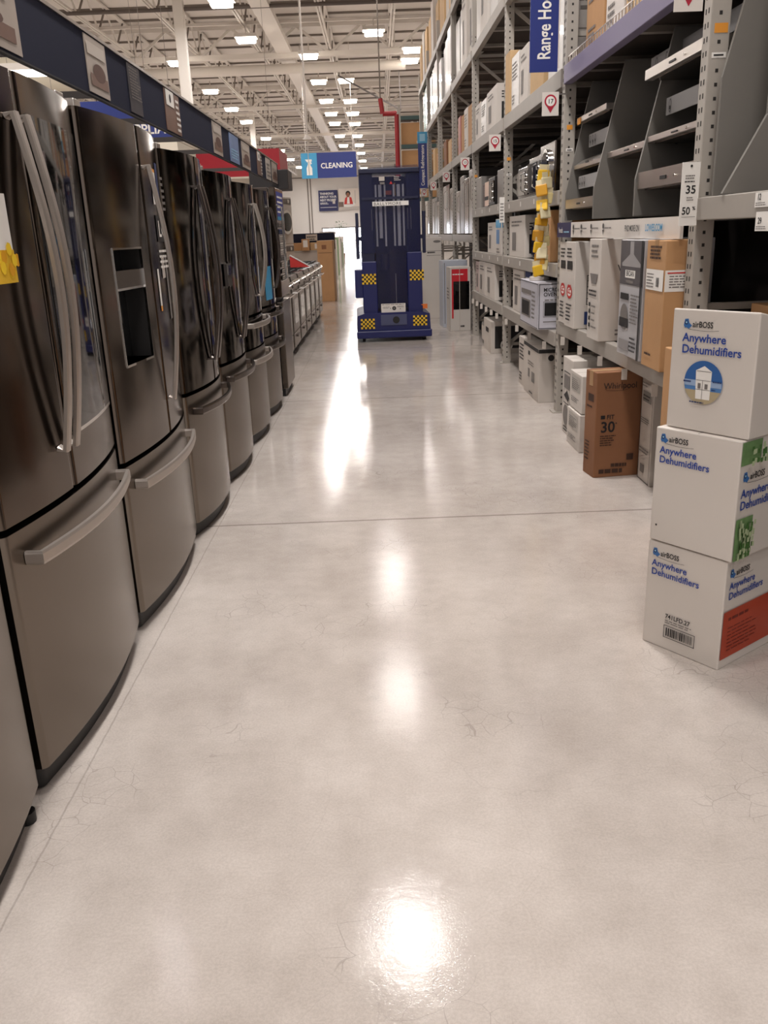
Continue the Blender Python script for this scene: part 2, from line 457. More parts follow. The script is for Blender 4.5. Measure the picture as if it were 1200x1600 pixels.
# words that tell one lamp from the next
lw = {(.1, 28.1): 'small bright ceiling light high above the centre of the aisle, nearest the frame top',
      (1.33, 30.8): 'bright ceiling light beside the top of the rack, upper one of two',
      (1.33, 32.6): 'bright ceiling light beside the top of the rack, lower one of two',
      (-3.7, 28.4): 'large bright ceiling light between the nearer white column and the flat duct',
      (-3.7, 24.2): 'ceiling light cut by the top edge of the frame left of the flat duct',
      (-2.05, 31.2): 'single bright ceiling light left of the aisle centre, high above the cleaning sign',
      (-2.05, 36.15): 'bright ceiling light above the cleaning sign, left one of the highest pair',
      (-1.0, 36.1): 'bright ceiling light above the cleaning sign, right one of the highest pair'}
for x, ys, w in rows:
    for y in ys:
        if first: o = proto_l; first = False
        else: o = copy_tree(proto_l)
        o.location = (x, y, 7.0)
        if -3 < x < 2:
            for c_ in o.children:
                if c_.type == 'LIGHT': c_.data = ld3 if y < 10 else (ld5 if y < 22 else ld2)
        if x == .1 and y < 6:  # unseen lamps added overhead to brighten the near floor and carton fronts
            for c_ in o.children:
                if c_.type == 'LIGHT': c_.data = ld6 if y == 5.0 else ld4
        if (x, y) in lw: tag(o, lw[(x, y)], 'ceiling light', 'high bay ceiling lights')
        elif x in (-1.0, -2.05): tag(o, 'glowing high bay ceiling light in the double row receding over the aisle', 'ceiling light', 'high bay ceiling lights')
        elif x == -6.45: tag(o, 'glowing high bay ceiling light in the row beyond the navy header', 'ceiling light', 'high bay ceiling lights')
        elif x < -10: tag(o, 'glowing high bay ceiling light at the far left of the store', 'ceiling light', 'high bay ceiling lights')
        else: tag(o, 'out-of-view high bay ceiling light over the near store area', 'ceiling light', 'high bay ceiling lights')

# hanging strip lights seen under the navy header
def strip_light(loc, L, label):
    r = empty('strip_light', loc); tag(r, label, 'ceiling light')
    mb = MB(); mb.box(-L / 2, L / 2, -.1, .1, .02, .1, truss_m); mb.build('light_housing', r)
    mb = MB(); mb.box(-L / 2, L / 2, -.09, .09, -.03, .02, lamp_on); mb.build('light_lens', r)
    mb = MB()
    for x in (-L / 3, L / 3): mb.cyl((x, 0, .1), (x, 0, ZC - loc[2]), .003, truss_d, 6)
    mb.build('hanger', r)
strip_light((-4.35, 11.8, 3.42), .55, 'glowing hanging strip light seen between the second fridge top and the navy header')
strip_light((-3.3, 6.9, 2.93), .6, 'glowing hanging strip light at the left frame edge beneath the navy header')

# ------------------------------------------------------------------ hanging signs
def cleaning_sign():
    r = empty('hanging_sign', (-2.9, 36, 3.52)); tag(r, 'blue hanging CLEANING sign with a light blue spray bottle square', 'sign')
    mb = MB(); mb.box(0, 2.16, -.03, .03, 0, .93, blue_sign); mb.box(0, .62, -.035, .035, 0, .93, cyan_sign); mb.build('sign_panel', r)
    mb = MB(); F = Face(mb, '-y', x=0, y=-.036)
    F.text('CLEANING', .76, .36, .27, paper, sx=.95)
    F.quad([(.2, .12), (.42, .12), (.42, .38), (.34, .52), (.34, .6), (.26, .6), (.26, .52), (.2, .38)], paper)
    F.quad([(.22, .6), (.42, .62), (.42, .7), (.16, .7)], paper); F.quad([(.36, .5), (.42, .55), (.38, .62), (.34, .62)], paper)
    mb.build('lettering', r)
    mb = MB()
    for x in (.2, 2.05): mb.cyl((x, 0, .93), (x, 0, ZC - 3.52), .01, truss_m, 6)
    mb.build('hanger', r)
cleaning_sign()
def box_sign(name, x0, x1, y0, y1, z0, z1, m, under, label, txt=None):
    r = empty(name, ((x0 + x1) / 2, y0, z0)); tag(r, label, 'sign')
    cx = (x0 + x1) / 2
    mb = MB(); mb.box(x0 - cx, x1 - cx, 0, y1 - y0, 0, z1 - z0, m); mb.build('sign_panel', r)
    mb = MB(); mb.box(x0 - cx, x1 - cx + .002, -.02, y1 - y0, -.03, -.001, under); mb.build('bottom_ledge', r)
    if txt:
        mb = MB(); F = Face(mb, '-y', x=0, y=-.002)
        for t, u, v, s in txt: F.text(t, u, v, s, paper)
        mb.build('lettering', r)
    mb = MB()
    for x in (x0 - cx + .3, x1 - cx - .2): mb.cyl((x, (y1 - y0) / 2, z1 - z0), (x, (y1 - y0) / 2, ZC - z0), .003, truss_d, 6)
    mb.build('hanger', r)
    return r
box_sign('overhead_banner', -4.2, -1.56, 15, 16.3, 2.33, 2.74, red_sign, mat('cream_soffit', (226, 216, 198), .6),
         'plain red overhead banner hanging behind the navy header', None)
box_sign('overhead_banner', -4.6, -2.53, 12, 13.2, 2.62, 3.1, blue_sign, MATS['cream_soffit'],
         'blue overhead APPLIANCES sign with white letters behind the second fridge', [('APPLIANCES', .36, .075, .165)])
# pale lowered soffit boxes below the banners
mb = MB(); mb.box(-5.0, -2.2, 10.3, 11.3, 2.28, 2.42, MATS['cream_soffit']); o = mb.build('soffit_box')
tag(o, 'cream shallow soffit box hanging behind the third fridge, under the blue sign', 'soffit')
mb = MB()
for x in (-4.6, -2.6): mb.cyl((x, 10.8, 2.42), (x, 10.8, ZC), .003, truss_d, 6)
mb.build('hanger', o)

def pendant():
    r = empty('ceiling_antenna', (-1.45, 20, 3.35)); tag(r, 'white pole with a flat cone disc hanging from the ceiling above the aisle', 'antenna')
    mb = MB(); mb.cyl((0, 0, .1), (0, 0, ZC - 3.4), .022, truss_m, 10); mb.build('pole', r)
    mb = MB(); mb.cyl((0, 0, 0), (0, 0, .09), .1, truss_m, 20, r2=.035); mb.build('disc', r)
    mb = MB(); mb.cyl((0, 0, -.72), (0, 0, 0), .008, truss_m, 6); mb.build('thin_rod', r)
pendant()
def red_pipe():
    r = empty('sprinkler_pipe', (.5, 20, 0)); tag(r, 'red sprinkler riser pipe behind the stacked tan cartons', 'pipe')
    mb = MB(); rp = mat('pipe_red', (170, 38, 44), .4)
    mb.cyl((0, 0, 0), (0, 0, 3.78), .05, rp, 14); mb.build('riser', r)
    mb = MB(); mb.cyl((0, 0, 3.8), (-.3, 0, 3.8), .05, rp, 12); mb.cyl((-.3, 0, 3.8), (-.34, 0, 4.1), .05, rp, 12); mb.build('elbow', r)
    mb = MB(); mb.cyl((-.34, 0, 4.1), (-.34, 0, ZC), .014, truss_d, 10); mb.build('upper_pipe', r)
red_pipe()

# wall posters
def poster1():
    r = empty('wall_poster', (-6.05, 94.8, 3.8)); tag(r, 'dark navy wall poster with white lettering on the back wall', 'poster')
    mb = MB(); mb.box(0, 2.0, -.05, .05, 0, 2.05, mat('poster_navy', (34, 36, 84), .5)); mb.build('sign_panel', r)
    mb = MB(); F = Face(mb, '-y', y=-.05, off=.01)
    F.text('THINKING', .15, 1.62, .3, paper); F.text('ABOUT YOUR', .15, 1.3, .3, paper, sx=.9); F.text('NEXT PROJECT', .15, .98, .3, paper, sx=.82)
    F.lines(.15, .68, 1.2, .9, 2, paper); F.rect(.15, .34, 1.85, .38, paper); F.rect(1.45, .7, 1.72, 1.15, offwhite)
    mb.build('lettering', r)
poster1()
def poster2():
    r = empty('wall_poster', (-3.95, 94.8, 3.85)); tag(r, 'bright photo poster of a dark-haired person in a red plaid shirt at a table', 'poster')
    mb = MB(); mb.box(0, 2.3, -.05, .05, 0, 2.1, mat('poster_pale', (228, 216, 204), .5)); mb.build('sign_panel', r)
    mb = MB(); F = Face(mb, '-y', y=-.05, off=.01)
    F.rect(0, 0, 2.3, .32, offwhite); F.disc(.95, .55, .75, paper, ry=.28); F.rect(0, .3, .5, .8, mat('poster_grey', (120, 100, 90), .6))
    F.quad([(.55, .55), (1.5, .55), (1.35, 1.2), (1.1, 1.3), (.85, 1.3), (.68, 1.15)], red_ink)
    F.quad([(.85, .6), (1.15, .6), (1.12, 1.3), (.92, 1.3)], paper)
    F.disc(1.0, 1.6, .25, ink, ry=.27); F.disc(1.0, 1.47, .18, skin, ry=.24); F.rect(1.7, .6, 1.78, 1.9, offwhite)
    mb.build('picture', r)
poster2()

# ------------------------------------------------------------------ fridges
XF = -.905
def arc(w, y, bow): return bow * (1 - (2 * y / w) ** 2)
def door_geo(mb, w, y0, y1, z0, z1, bow, m, thick=.07, x0=0.0, hole=None, rnd=.012):
    n = 14
    def seg(a, b, c, d):
        ys = sorted(set([a + (b - a) * k / n for k in range(n + 1)] + [q for q in (y0 + rnd * .25, y0 + rnd * .5, y0 + rnd, y0 + rnd * 1.5, y1 - rnd * 1.5, y1 - rnd, y1 - rnd * .5, y1 - rnd * .25) if a < q < b]))
        pts = []
        for y in ys:
            x = arc(w, y, bow) + x0
            e = min(y - y0, y1 - y)
            if e < rnd: x -= (rnd - e) ** 2 / rnd * 1.0
            pts.append((x, y))
        back = [(x0 - thick, b), (x0 - thick, a)]
        poly = pts + back; N = len(poly)
        vs = [(p[0], p[1], c) for p in poly] + [(p[0], p[1], d) for p in poly]
        mb.poly(vs, [tuple(range(N))[::-1], tuple(range(N, 2 * N))], m)
        q = len(ys) - 1
        mb.poly(vs, [(k, k + 1, N + k + 1, N + k) for k in range(q)], m, smooth=True)
        mb.poly(vs, [(k, (k + 1) % N, N + (k + 1) % N, N + k) for k in range(q, N)], m)
    if not hole: seg(y0, y1, z0, z1)
    else:
        a, b, c, d = hole
        seg(y0, y1, z0, c); seg(y0, y1, d, z1); seg(y0, a, c, d); seg(b, y1, c, d)

def vhandle(mb, y, z0, z1, xs, out, m, w=.03, t=.018, bend=.03):
    pts = []; n = 18
    pts.append((xs, y, z0 + .006))
    for k in range(n + 1):
        s = k / n; pts.append((xs + out + bend * math.sin(PI * s), y, z0 + (z1 - z0) * s))
    pts.append((xs, y, z1 - .006))
    mb.sweep(pts, (0, 1, 0), w, t, m)
def hhandle(mb, w, y0, y1, z, bow, out, m, h=.03, t=.018, bend=.03):
    pts = []; n = 16
    pts.append((arc(w, y0, bow), y0, z))
    for k in range(n + 1):
        s = k / n; y = y0 + (y1 - y0) * s
        pts.append((arc(w, y, bow) + out + bend * math.sin(PI * s) - .006, y, z))
    pts.append((arc(w, y1, bow), y1, z))
    mb.sweep(pts, (0, 0, 1), h, t, m)

def fridge(yc, w, label, zs, skin_m, low_m, hm, bow=.045, top=1.775, seam=0.0, style='french', window=False, disp=False, mid=None,
           hz=(.86, 1.64), hinge=True, handles=(-.04, .045), xoff=0.0, hw=.03, hin=.07):
    r = empty('refrigerator', (XF + xoff, yc, 0)); tag(r, label, 'refrigerator', 'refrigerators in the aisle row')
    h = w / 2
    mb = MB(); mb.box(-.78, -.075, -h + .008, h - .008, .05, top - .02, body_grey, bev=.004); mb.build('cabinet', r)
    mb = MB(); door_geo(mb, w, -h + .02, h - .02, .006, .074, bow, black, .5, x0=-.03)
    mb.cyl((-.05, -h + .05, 0), (-.05, -h + .05, .05), .02, black, 10); mb.cyl((-.05, h - .05, 0), (-.05, h - .05, .05), .02, black, 10)
    mb.build('base_grille', r)
    mb = MB()
    mb.box(-.078, -.06, -h + .015, h - .015, .05, top - .03, gasket); mb.build('gasket', r)
    # freezer drawer(s)
    dz = [.045, zs]
    g = .006
    segs = [(.075, (mid if mid else zs) - g)]
    if mid: segs.append((mid + g, zs - g))
    for (a, b) in segs:
        mb = MB(); door_geo(mb, w, -h, h, a, b, bow, low_m if a < .1 else skin_m, .06); d = mb.build('freezer_drawer' if a < .1 else 'middle_drawer', r)
        mb = MB(); hhandle(mb, w, -h + hin, h - hin, b - .075 if a < .1 else b - .05, bow, .045, hm, h=.036, bend=.012); mb.build('drawer_handle', d)
    # doors
    zt = top - .012; zb = zs + .012
    for sgn in (-1, 1):
        a, b = (-h, seam - .003) if sgn < 0 else (seam + .003, h)
        hole = None
        if disp and sgn < 0: hole = (a + .12, a + .12 + .27, .955, 1.345)
        mb = MB(); door_geo(mb, w, a, b, zb, zt, bow, skin_m, .06, hole=hole); d = mb.build('door', r)
        if hole:
            y0, y1, z0, z1 = hole; A0 = arc(w, y0, bow); A1 = arc(w, y1, bow); bk = A0 - .052
            mb = MB(); mb.box(bk - .006, bk, y0, y1, z0, z1, black_glass)
            for q0, q1, xa in ((y0 - .004, y0 + .001, A0), (y1 - .001, y1 + .004, A1)):
                mb.box(bk, xa - .006, q0, q1, z0, z1, black); mb.box(xa - .006, xa + .003, q0, q1, z0, z1, chrome)
            for za, zb_ in ((z1 - .006, z1 + .001), (z0 - .008, z0)):
                mb.prism([(bk, y0), (A0 + .003, y0), (A1 + .003, y1), (bk, y1)], za, zb_, chrome)
            mb.prism([(A0 - .03, y0), (A0 - .004, y0), (A1 - .004, y1), (A1 - .03, y1)], z0 + .255, z0 + .315, mat('dispenser_panel', (84, 76, 70), .3, .6))
            mb.prism([(A0 - .004, y0), (A0 - .001, y0), (A1 - .001, y1), (A1 - .004, y1)], z0 + .25, z0 + .258, chrome)
            mb.box(bk, bk + .01, (y0 + y1) / 2 - .03, (y0 + y1) / 2 + .03, z0 + .13, z0 + .25, black)
            mb.build('water_dispenser', d)
        if window and sgn > 0:
            mb = MB(); door_geo(mb, w, a + .035, b - .012, .872, 1.672, bow, black_glass, .01, x0=.0035, rnd=.004); mb.build('glass_panel', d)
            mb = MB(); door_geo(mb, w, a + .03, b - .008, .862, .872, bow, chrome, .01, x0=.004, rnd=.004); mb.build('panel_trim', d)
        if handles and handles[0 if sgn < 0 else 1] is not None:
            hy = seam + (handles[0] if sgn < 0 else handles[1])
            mb = MB(); vhandle(mb, hy, hz[0], hz[1], arc(w, hy, bow), .02, hm, w=hw, t=.016, bend=.046); mb.build('door_handle', d)
    if hinge:
        for sgn in (-1, 1):
            mb = MB(); mb.box(-.12, -.005, sgn * (h - .045) - .03, sgn * (h - .045) + .03, top - .018, top + .012, steel_light, bev=.004); mb.build('hinge_cover', r)
    return r, w, bow

F0, _, _ = fridge(1.375, .91, 'stainless refrigerator cut off by the left frame edge, only its freezer drawer showing', .70, steel, steel, handle_m, hin=.2)
F1, _, _ = fridge(2.33, .895, 'nearest full stainless refrigerator with twin curved handles and a black glass door panel', .715, steel_mid, steel, handle_m, window=True, seam=-.07, hz=(.845, 1.66), handles=(-.065, .0), hw=.036)
F2, _, _ = fridge(3.315, .955, 'stainless refrigerator with a black ice and water dispenser in its left door', .625, steel_mid, steel, handle_m, disp=True, hz=(.76, 1.63), seam=.03, handles=(None, .05))
F3, _, _ = fridge(4.275, .86, 'third full refrigerator from the camera with dark curved handles and a tall white card', .685, steel_dark, steel, handle_d, hz=(.8, 1.6), bow=.06, top=1.745, hw=.045)
F4, _, _ = fridge(5.19, .86, 'dark refrigerator with a small square dispenser beside its dark curved handles', .685, steel_dark, steel, handle_d, hz=(.8, 1.58), bow=.06, top=1.72, hw=.045)
F5, _, _ = fridge(6.12, .86, 'dark four-door refrigerator with bright-edged handles and a middle drawer', .86, steel_dark, steel, handle_m, mid=.645, hz=(.98, 1.58), bow=.06, top=1.715, hw=.04)
F6, _, _ = fridge(7.03, .84, 'dark four-door refrigerator just before the flat-fronted one at the row end', .85, steel_dark, steel, handle_d, mid=.625, hz=(.98, 1.58), bow=.055, top=1.715)

def flat_fridge():
    r = empty('refrigerator', (XF + .06, 7.87, 0)); tag(r, 'flat-fronted stainless refrigerator at the far end of the row covered with stickers', 'refrigerator', 'refrigerators in the aisle row')
    w = .62; h = w / 2
    mb = MB(); mb.box(-.8, -.06, -h, h, .06, 1.76, mat('side_bronze', (78, 68, 62), .4, .5), bev=.004); mb.build('cabinet', r)
    mb = MB(); mb.box(-.76, -.03, -h + .02, h - .02, 0, .07, black); mb.build('base_grille', r)
    mb = MB(); mb.box(-.055, 0, -h, h, .07, .825, steel, bev=.006); d = mb.build('freezer_drawer', r)
    mb = MB(); mb.box(-.055, 0, -h, h, .865, 1.76, steel_mid, bev=.006); d2 = mb.build('door', r)
    mb = MB(); mb.sweep([(0, -h + .03, 1.0), (.045, -h + .03, 1.02), (.045, -h + .03, 1.6), (0, -h + .03, 1.62)], (0, 1, 0), .02, .016, chrome); mb.build('door_handle', d2)
    mb = MB(); F = Face(mb, '+x', x=0, y=-h)
    F.rect(.06, 1.52, .56, 1.73, mat('cling_blue', (48, 60, 150), .4)); F.rect(.06, 1.5, .56, 1.53, cyan_sign)
    for k in range(4): F.rect(.1, 1.56 + k * .04, .5, 1.575 + k * .04, paper)
    rng = random.Random(4)
    for k in range(9):
        z = 1.44 - k * .055
        F.rect(.08, z, .54, z + .04, rng.choice((offwhite, ink_l, navy_ink, white)));
        F.lines(.1, z + .005, .5, z + .035, 2, ink)
    mb.build('sticker', d2)
flat_fridge()

def fdecal(F, yc, w, bow, items, name='sticker'):
    # paper or film stuck on a bowed door: thin curved sheets
    mb = MB()
    for (y0, y1, z0, z1, m) in items:
        n = 4; vs = []
        for k in range(n + 1):
            y = y0 + (y1 - y0) * k / n; x = arc(w, y, bow) + .0025
            vs += [(x, y, z0), (x, y, z1)]
        mb.poly(vs, [(2 * k, 2 * k + 2, 2 * k + 3, 2 * k + 1) for k in range(n)], m)
    return mb.build(name, F)
# hang tag with yellow flowers, first fridge
mb = MB(); F = Face(mb, '+x', x=arc(.895, -.25, .045), y=-.33, z=1.28, off=.004)
F.rect(0, 0, .155, .2, paper); F.rect(0, 0, .155, .075, yellow)
rng = random.Random(3)
for k in range(9): F.disc(rng.uniform(.02, .135), rng.uniform(.02, .085), .016, mat('flower_orange', (224, 160, 20), .6) if k % 2 else mat('flower_yellow', (246, 206, 40), .6), 7)
F.rect(.0, .16, .06, .19, navy_ink)
mb.build('hang_tag', F1)
fdecal(F2, 0, .955, .045, [(.2, .30, 1.50, 1.62, paper), (.2, .30, 1.62, 1.632, orange_l), (.23, .27, 1.53, 1.6, ink), (.32, .40, 1.44, 1.66, navy_ink),
       (.2, .40, 1.36, 1.46, ink), (.11, .14, 1.12, 1.26, paper), (.11, .14, 1.10, 1.12, orange_l), (.22, .3, 1.22, 1.3, offwhite), (.33, .4, 1.05, 1.3, ink_l)])
mb = MB(); F = Face(mb, '+x', x=arc(.955, .25, .045) + .002, y=.2, z=1.36, off=.004); F.text('LG', .03, .02, .085, paper); F.lines(.0, -.1, .16, -.02, 4, paper); F.lines(.13, .12, .19, .26, 6, ink_l); mb.build('lettering', F2)
fdecal(F3, 0, .86, .06, [(.24, .36, 1.5, 1.72, paper), (.28, .33, 1.53, 1.68, ink), (.24, .36, 1.28, 1.48, ink_l), (.3, .4, 1.3, 1.44, offwhite)])
fdecal(F4, 0, .86, .06, [(-.3, -.14, 1.1, 1.24, black_glass), (.3, .4, 1.42, 1.7, ink_l), (.32, .38, 1.5, 1.62, navy_ink)])
mb = MB(); mb.box(.045, .062, -.29, -.15, 1.11, 1.23, body_grey); mb.box(.06, .066, -.27, -.17, 1.17, 1.22, chrome); mb.build('water_dispenser', F4)
fdecal(F5, 0, .86, .06, [(-.34, -.16, 1.12, 1.34, black_glass), (.3, .38, 1.5, 1.72, offwhite)])
fdecal(F6, 0, .84, .055, [(.05, .38, 1.2, 1.5, ink_l), (-.3, -.1, .9, 1.15, cyan_sign)])
# little foot peeking out at the bottom left
mb = MB(); mb.cyl((0, 0, 0), (0, 0, .03), .022, black, 12); mb.cyl((0, 0, .03), (0, 0, .06), .012, black, 8)
o = mb.build('levelling_foot', F0); o.location = (-.02, .40, 0)

# navy header over the fridges
def header():
    r = empty('header_fascia', (-1.0, 5.3, 0)); tag(r, 'long navy fascia band hung with product photos above the refrigerators', 'fascia')
    y0, y1 = -4.4, 4.05
    mb = MB(); mb.box(-.012, 0, y0, y1, 1.868, 2.065, navy); mb.build('fascia_panel', r)
    mb = MB(); mb.box(-.02, .006, y0, y1, 2.065, 2.076, steel_light); mb.box(-.014, .002, y0, y1, 1.863, 1.868, black); mb.build('trim_rail', r)
    for y in (-2.95, -2.0, -1.05, -.1, .85, 1.75, 3.6):
        mb = MB(); mb.box(-.83, -.01, y - .01, y + .01, 1.99, 2.02, body_grey); mb.box(-.85, -.81, y - .02, y + .02, 0, 2.0, body_grey)
        mb.build('bracket', r)
    pics = [(-3.3, -2.58, 'a'), (-1.98, -1.74, 'a'), (-1.45, -1.26, 't'), (-.82, -.5, 'c'), (.42, .74, 'a'), (1.05, 1.45, 'b'), (1.6, 2.02, 'a'), (2.45, 2.75, 'c'), (3.05, 3.4, 'p'), (3.5, 3.95, 'a')]
    pa = mat('photo_grey', (168, 156, 146), .35, noise=.25, nscale=9); pc = mat('photo_brown', (112, 84, 72), .4, noise=.4, nscale=7); pb = mat('photo_blue', (110, 134, 176), .35, noise=.2, nscale=6)
    for a, b, k in pics:
        mb = MB(); F = Face(mb, '+x', x=.004, y=a, z=1.87)
        w = b - a; 
        base = {'a': pa, 't': mat('dark_card', (48, 44, 52), .5), 'c': pc, 'b': pb, 'p': offwhite}[k]
        mb.box(.001, .004, a, b, 1.875, 2.06, base)
        if k == 'a': F.rect(w * .1, .03, w * .95, .07, pc); F.disc(w * .55, .08, w * .3, mat('photo_dark', (92, 66, 58), .5), ry=.03); F.rect(w * .05, .13, w * .9, .17, mat('photo_light', (190, 180, 170), .4))
        elif k == 't': F.lines(w * .1, .06, w * .95, .185, 11, ink_l)
        elif k == 'c': F.rect(w * .08, .12, w * .6, .19, paper); F.disc(w * .35, .155, .02, ink); F.lines(w * .7, .02, w, .18, 6, paper)
        elif k == 'b': F.lines(w * .1, .03, w * .9, .1, 4, paleblue)
        else: F.lines(w * .1, .03, w * .9, .16, 4, ink_l)
        mb.build('photo_card', r)
    mb = MB(); mb.box(-.3, .1, 4.06, 4.5, 1.83, 2.02, mat('header_endbox', (40, 36, 36), .4), bev=.006); mb.build('end_box', r)
header()

# ------------------------------------------------------------------ ranges beyond the fridges
def make_range(y, label, m, proto=None):
    r = empty('kitchen_range', (-1.04, y, 0)); tag(r, label, 'range', 'ranges beyond the refrigerators')
    mb = MB(); mb.box(-.66, -.03, -.375, .375, .08, .9, body_grey); mb.box(-.6, -.05, -.35, .35, 0, .09, black); mb.build('cabinet', r)
    mb = MB(); mb.box(-.03, .01, -.372, .372, .27, .78, m, bev=.006); mb.box(.01, .012, -.25, .25, .36, .64, black_glass); d = mb.build('oven_door', r)
    mb = MB(); mb.sweep([(.01, -.33, .73), (.06, -.33, .73), (.06, .33, .73), (.01, .33, .73)], (0, 0, 1), .02, .02, chrome); mb.build('door_handle', d)
    mb = MB(); mb.box(-.03, .008, -.372, .372, .09, .258, m, bev=.006); d = mb.build('drawer', r)
    mb = MB(); mb.box(.008, .03, -.13, .13, .2, .225, handle_d); mb.build('drawer_handle', d)
    mb = MB(); mb.prism([(-.03, .79), (.03, .79), (.0, .91), (-.03, .91)], -.372, .372, MATS['range_steel'], axis='y')
    mb.build('control_panel', r)
    for k in range(5):
        mb = MB(); mb.cyl((.01, -.28 + k * .14, .845), (.045, -.28 + k * .14, .855), .02, chrome, 10); mb.build('knob', r)
    mb = MB(); mb.box(-.66, 0, -.378, .378, .9, .915, mat('cooktop', (70, 66, 64), .25, .4))
    for yy in (-.32, -.1, .1, .32): mb.box(-.6, -.06, yy - .008, yy + .008, .93, .945, black)
    for xx in (-.55, -.33, -.1): mb.box(xx - .008, xx + .008, -.33, .33, .93, .945, black)
    for yy in (-.2, .2):
        for xx in (-.45, -.2): mb.cyl((xx, yy, .915), (xx, yy, .932), .04, black, 12)
    mb.build('cooktop_grate', r)
    return r
rl = ['stainless kitchen range first in the line right after the stickered refrigerator', 'stainless kitchen range second in the line beyond the refrigerators', 'stainless kitchen range third in the line with an open drawer handle',
      'stainless kitchen range fourth in the line beyond the refrigerators', 'stainless kitchen range fifth in the line beyond the refrigerators', 'stainless kitchen range sixth in the line beyond the refrigerators', 'stainless kitchen range last in the line next to the cardboard boxes']
p0 = make_range(9.75, rl[0], mat('range_steel', (158, 150, 143), .25, 1.0))
for k in range(1, 7):
    o = copy_tree(p0); o.location = (-1.04, 9.75 + k * .92, 0); o['label'] = rl[k]
# red price sign standing on a range
r = empty('counter_sign', (-1.26, 12.6, .945)); tag(r, 'red slanted counter sign with a white edge standing on a range top', 'sign')
mb = MB(); mb.prism([(0, 0), (.28, 0), (0, .16)], -.01, .01, red_ink, axis='y'); mb.build('sign_panel', r)
mb = MB(); mb.bar((0, 0, .165), (.28, 0, .005), .02, paper); mb.build('sign_edge', r)

# dryer stacked on washer
def washer(loc, label):
    r = empty('washing_machine', loc, -.36); tag(r, label, 'washing machine')
    mb = MB(); mb.box(-.7, 0, -.34, .34, 0, .97, white2, bev=.015); mb.build('cabinet', r)
    mb = MB(); mb.cyl((0, 0, .45), (.04, 0, .45), .25, chrome, 28); mb.cyl((.04, 0, .45), (.055, 0, .45), .19, black_glass, 28); mb.build('door', r)
    mb = MB(); mb.box(0, .01, -.3, .3, .82, .93, ink_l); mb.cyl((.01, .12, .875), (.04, .12, .875), .035, chrome, 14); mb.build('control_panel', r)
mb = MB(); mb.box(-.7, 0, -.34, .34, 0, .238, white2, bev=.01); o = mb.build('laundry_pedestal', loc=(-1.98, 19.4, 0), rotz=-.36); tag(o, 'white pedestal under the washer beyond the ranges', 'pedestal')
washer((-1.98, 19.4, .24), 'white front-load washer under the dryer beyond the ranges')
washer((-1.98, 19.4, 1.215), 'white front-load dryer with round glass door stacked on a washer')

# ------------------------------------------------------------------ cartons
def carton(name, loc, rotz, W_, D, H, m, label, cat='box', group=None, draw=None, tape=None, bev=.004):
    """front face looks towards -x (local), width along +y, depth along +x; origin at the near front bottom corner"""
    mb = MB(); mb.box(0, D, 0, W_, 0, H, m, bev=bev)
    o = mb.build(name, loc=loc, rotz=rotz); tag(o, label, cat, group)
    mb = MB(); mb.box(.004, D - .004, W_ / 2 - .001, W_ / 2 + .001, H, H + .0006, ink_l)
    tp = MATS.get(tape) if tape else None
    if tp:
        mb.box(0, D, W_ / 2 - .025, W_ / 2 + .025, H + .0006, H + .0012, tp)
        mb.box(-.0012, 0, W_ / 2 - .025, W_ / 2 + .025, H - .08, H, tp)
    mb.build('packing_tape' if tp else 'flap_seam', o)
    if draw:
        mb = MB(); draw(Face(mb, '-x', W_), Face(mb, '-y'), W_, D, H); mb.build('printing', o, recalc=False)
    return o
mat('tape_tan', (170, 132, 92), .3); mat('tape_clear', (200, 190, 178), .25)

def rbox(y_near, y_far, z, H, D, m, label, name='carton', group=None, draw=None, d=.0, tape=None, rot=0, cat='box'):
    return carton(name, rk(y_near, d, z), TH + rot, y_far - y_near, D, H, m, label, cat, group, draw, tape)

def d_oven(pic=black, col=ink, lab=None):
    def f(A, B, W_, D, H):
        A.frame(.008, .008, W_ - .008, H - .008, .004, col); B.frame(.008, .008, D - .008, H - .008, .004, col)
        A.rect(W_ * .1, H * .3, W_ * .5, H * .62, pic); A.frame(W_ * .13, H * .34, W_ * .47, H * .58, .006, ink_l)
        A.lines(W_ * .1, H * .72, W_ * .7, H * .92, 3, col); A.lines(W_ * .58, H * .25, W_ * .9, H * .62, 5, ink_l); A.lines(W_ * .1, H * .08, W_ * .6, H * .2, 2, ink_l)
        B.rect(D * .12, H * .3, D * .75, H * .62, pic); B.lines(D * .1, H * .72, D * .85, H * .92, 3, col); B.lines(D * .1, H * .08, D * .7, H * .2, 2, ink_l)
    return f
def d_lines(col=ink_l, n=5):
    def f(A, B, W_, D, H):
        A.lines(W_ * .12, H * .55, W_ * .85, H * .9, n, col); A.lines(W_ * .12, H * .1, W_ * .6, H * .3, 3, col)
        B.lines(D * .1, H * .5, D * .7, H * .85, n, col); B.frame(D * .1, H * .1, D * .45, H * .35, .005, col)
    return f
def d_window(A, B, W_, D, H):
    A.lines(W_ * .15, H * .75, W_ * .8, H * .92, 2, ink_l); A.rect(W_ * .2, H * .15, W_ * .45, H * .6, ink_l)
    B.rect(D * .1, H * .1, D * .55, H * .55, black); B.lines(D * .1, H * .65, D * .6, H * .85, 3, ink)

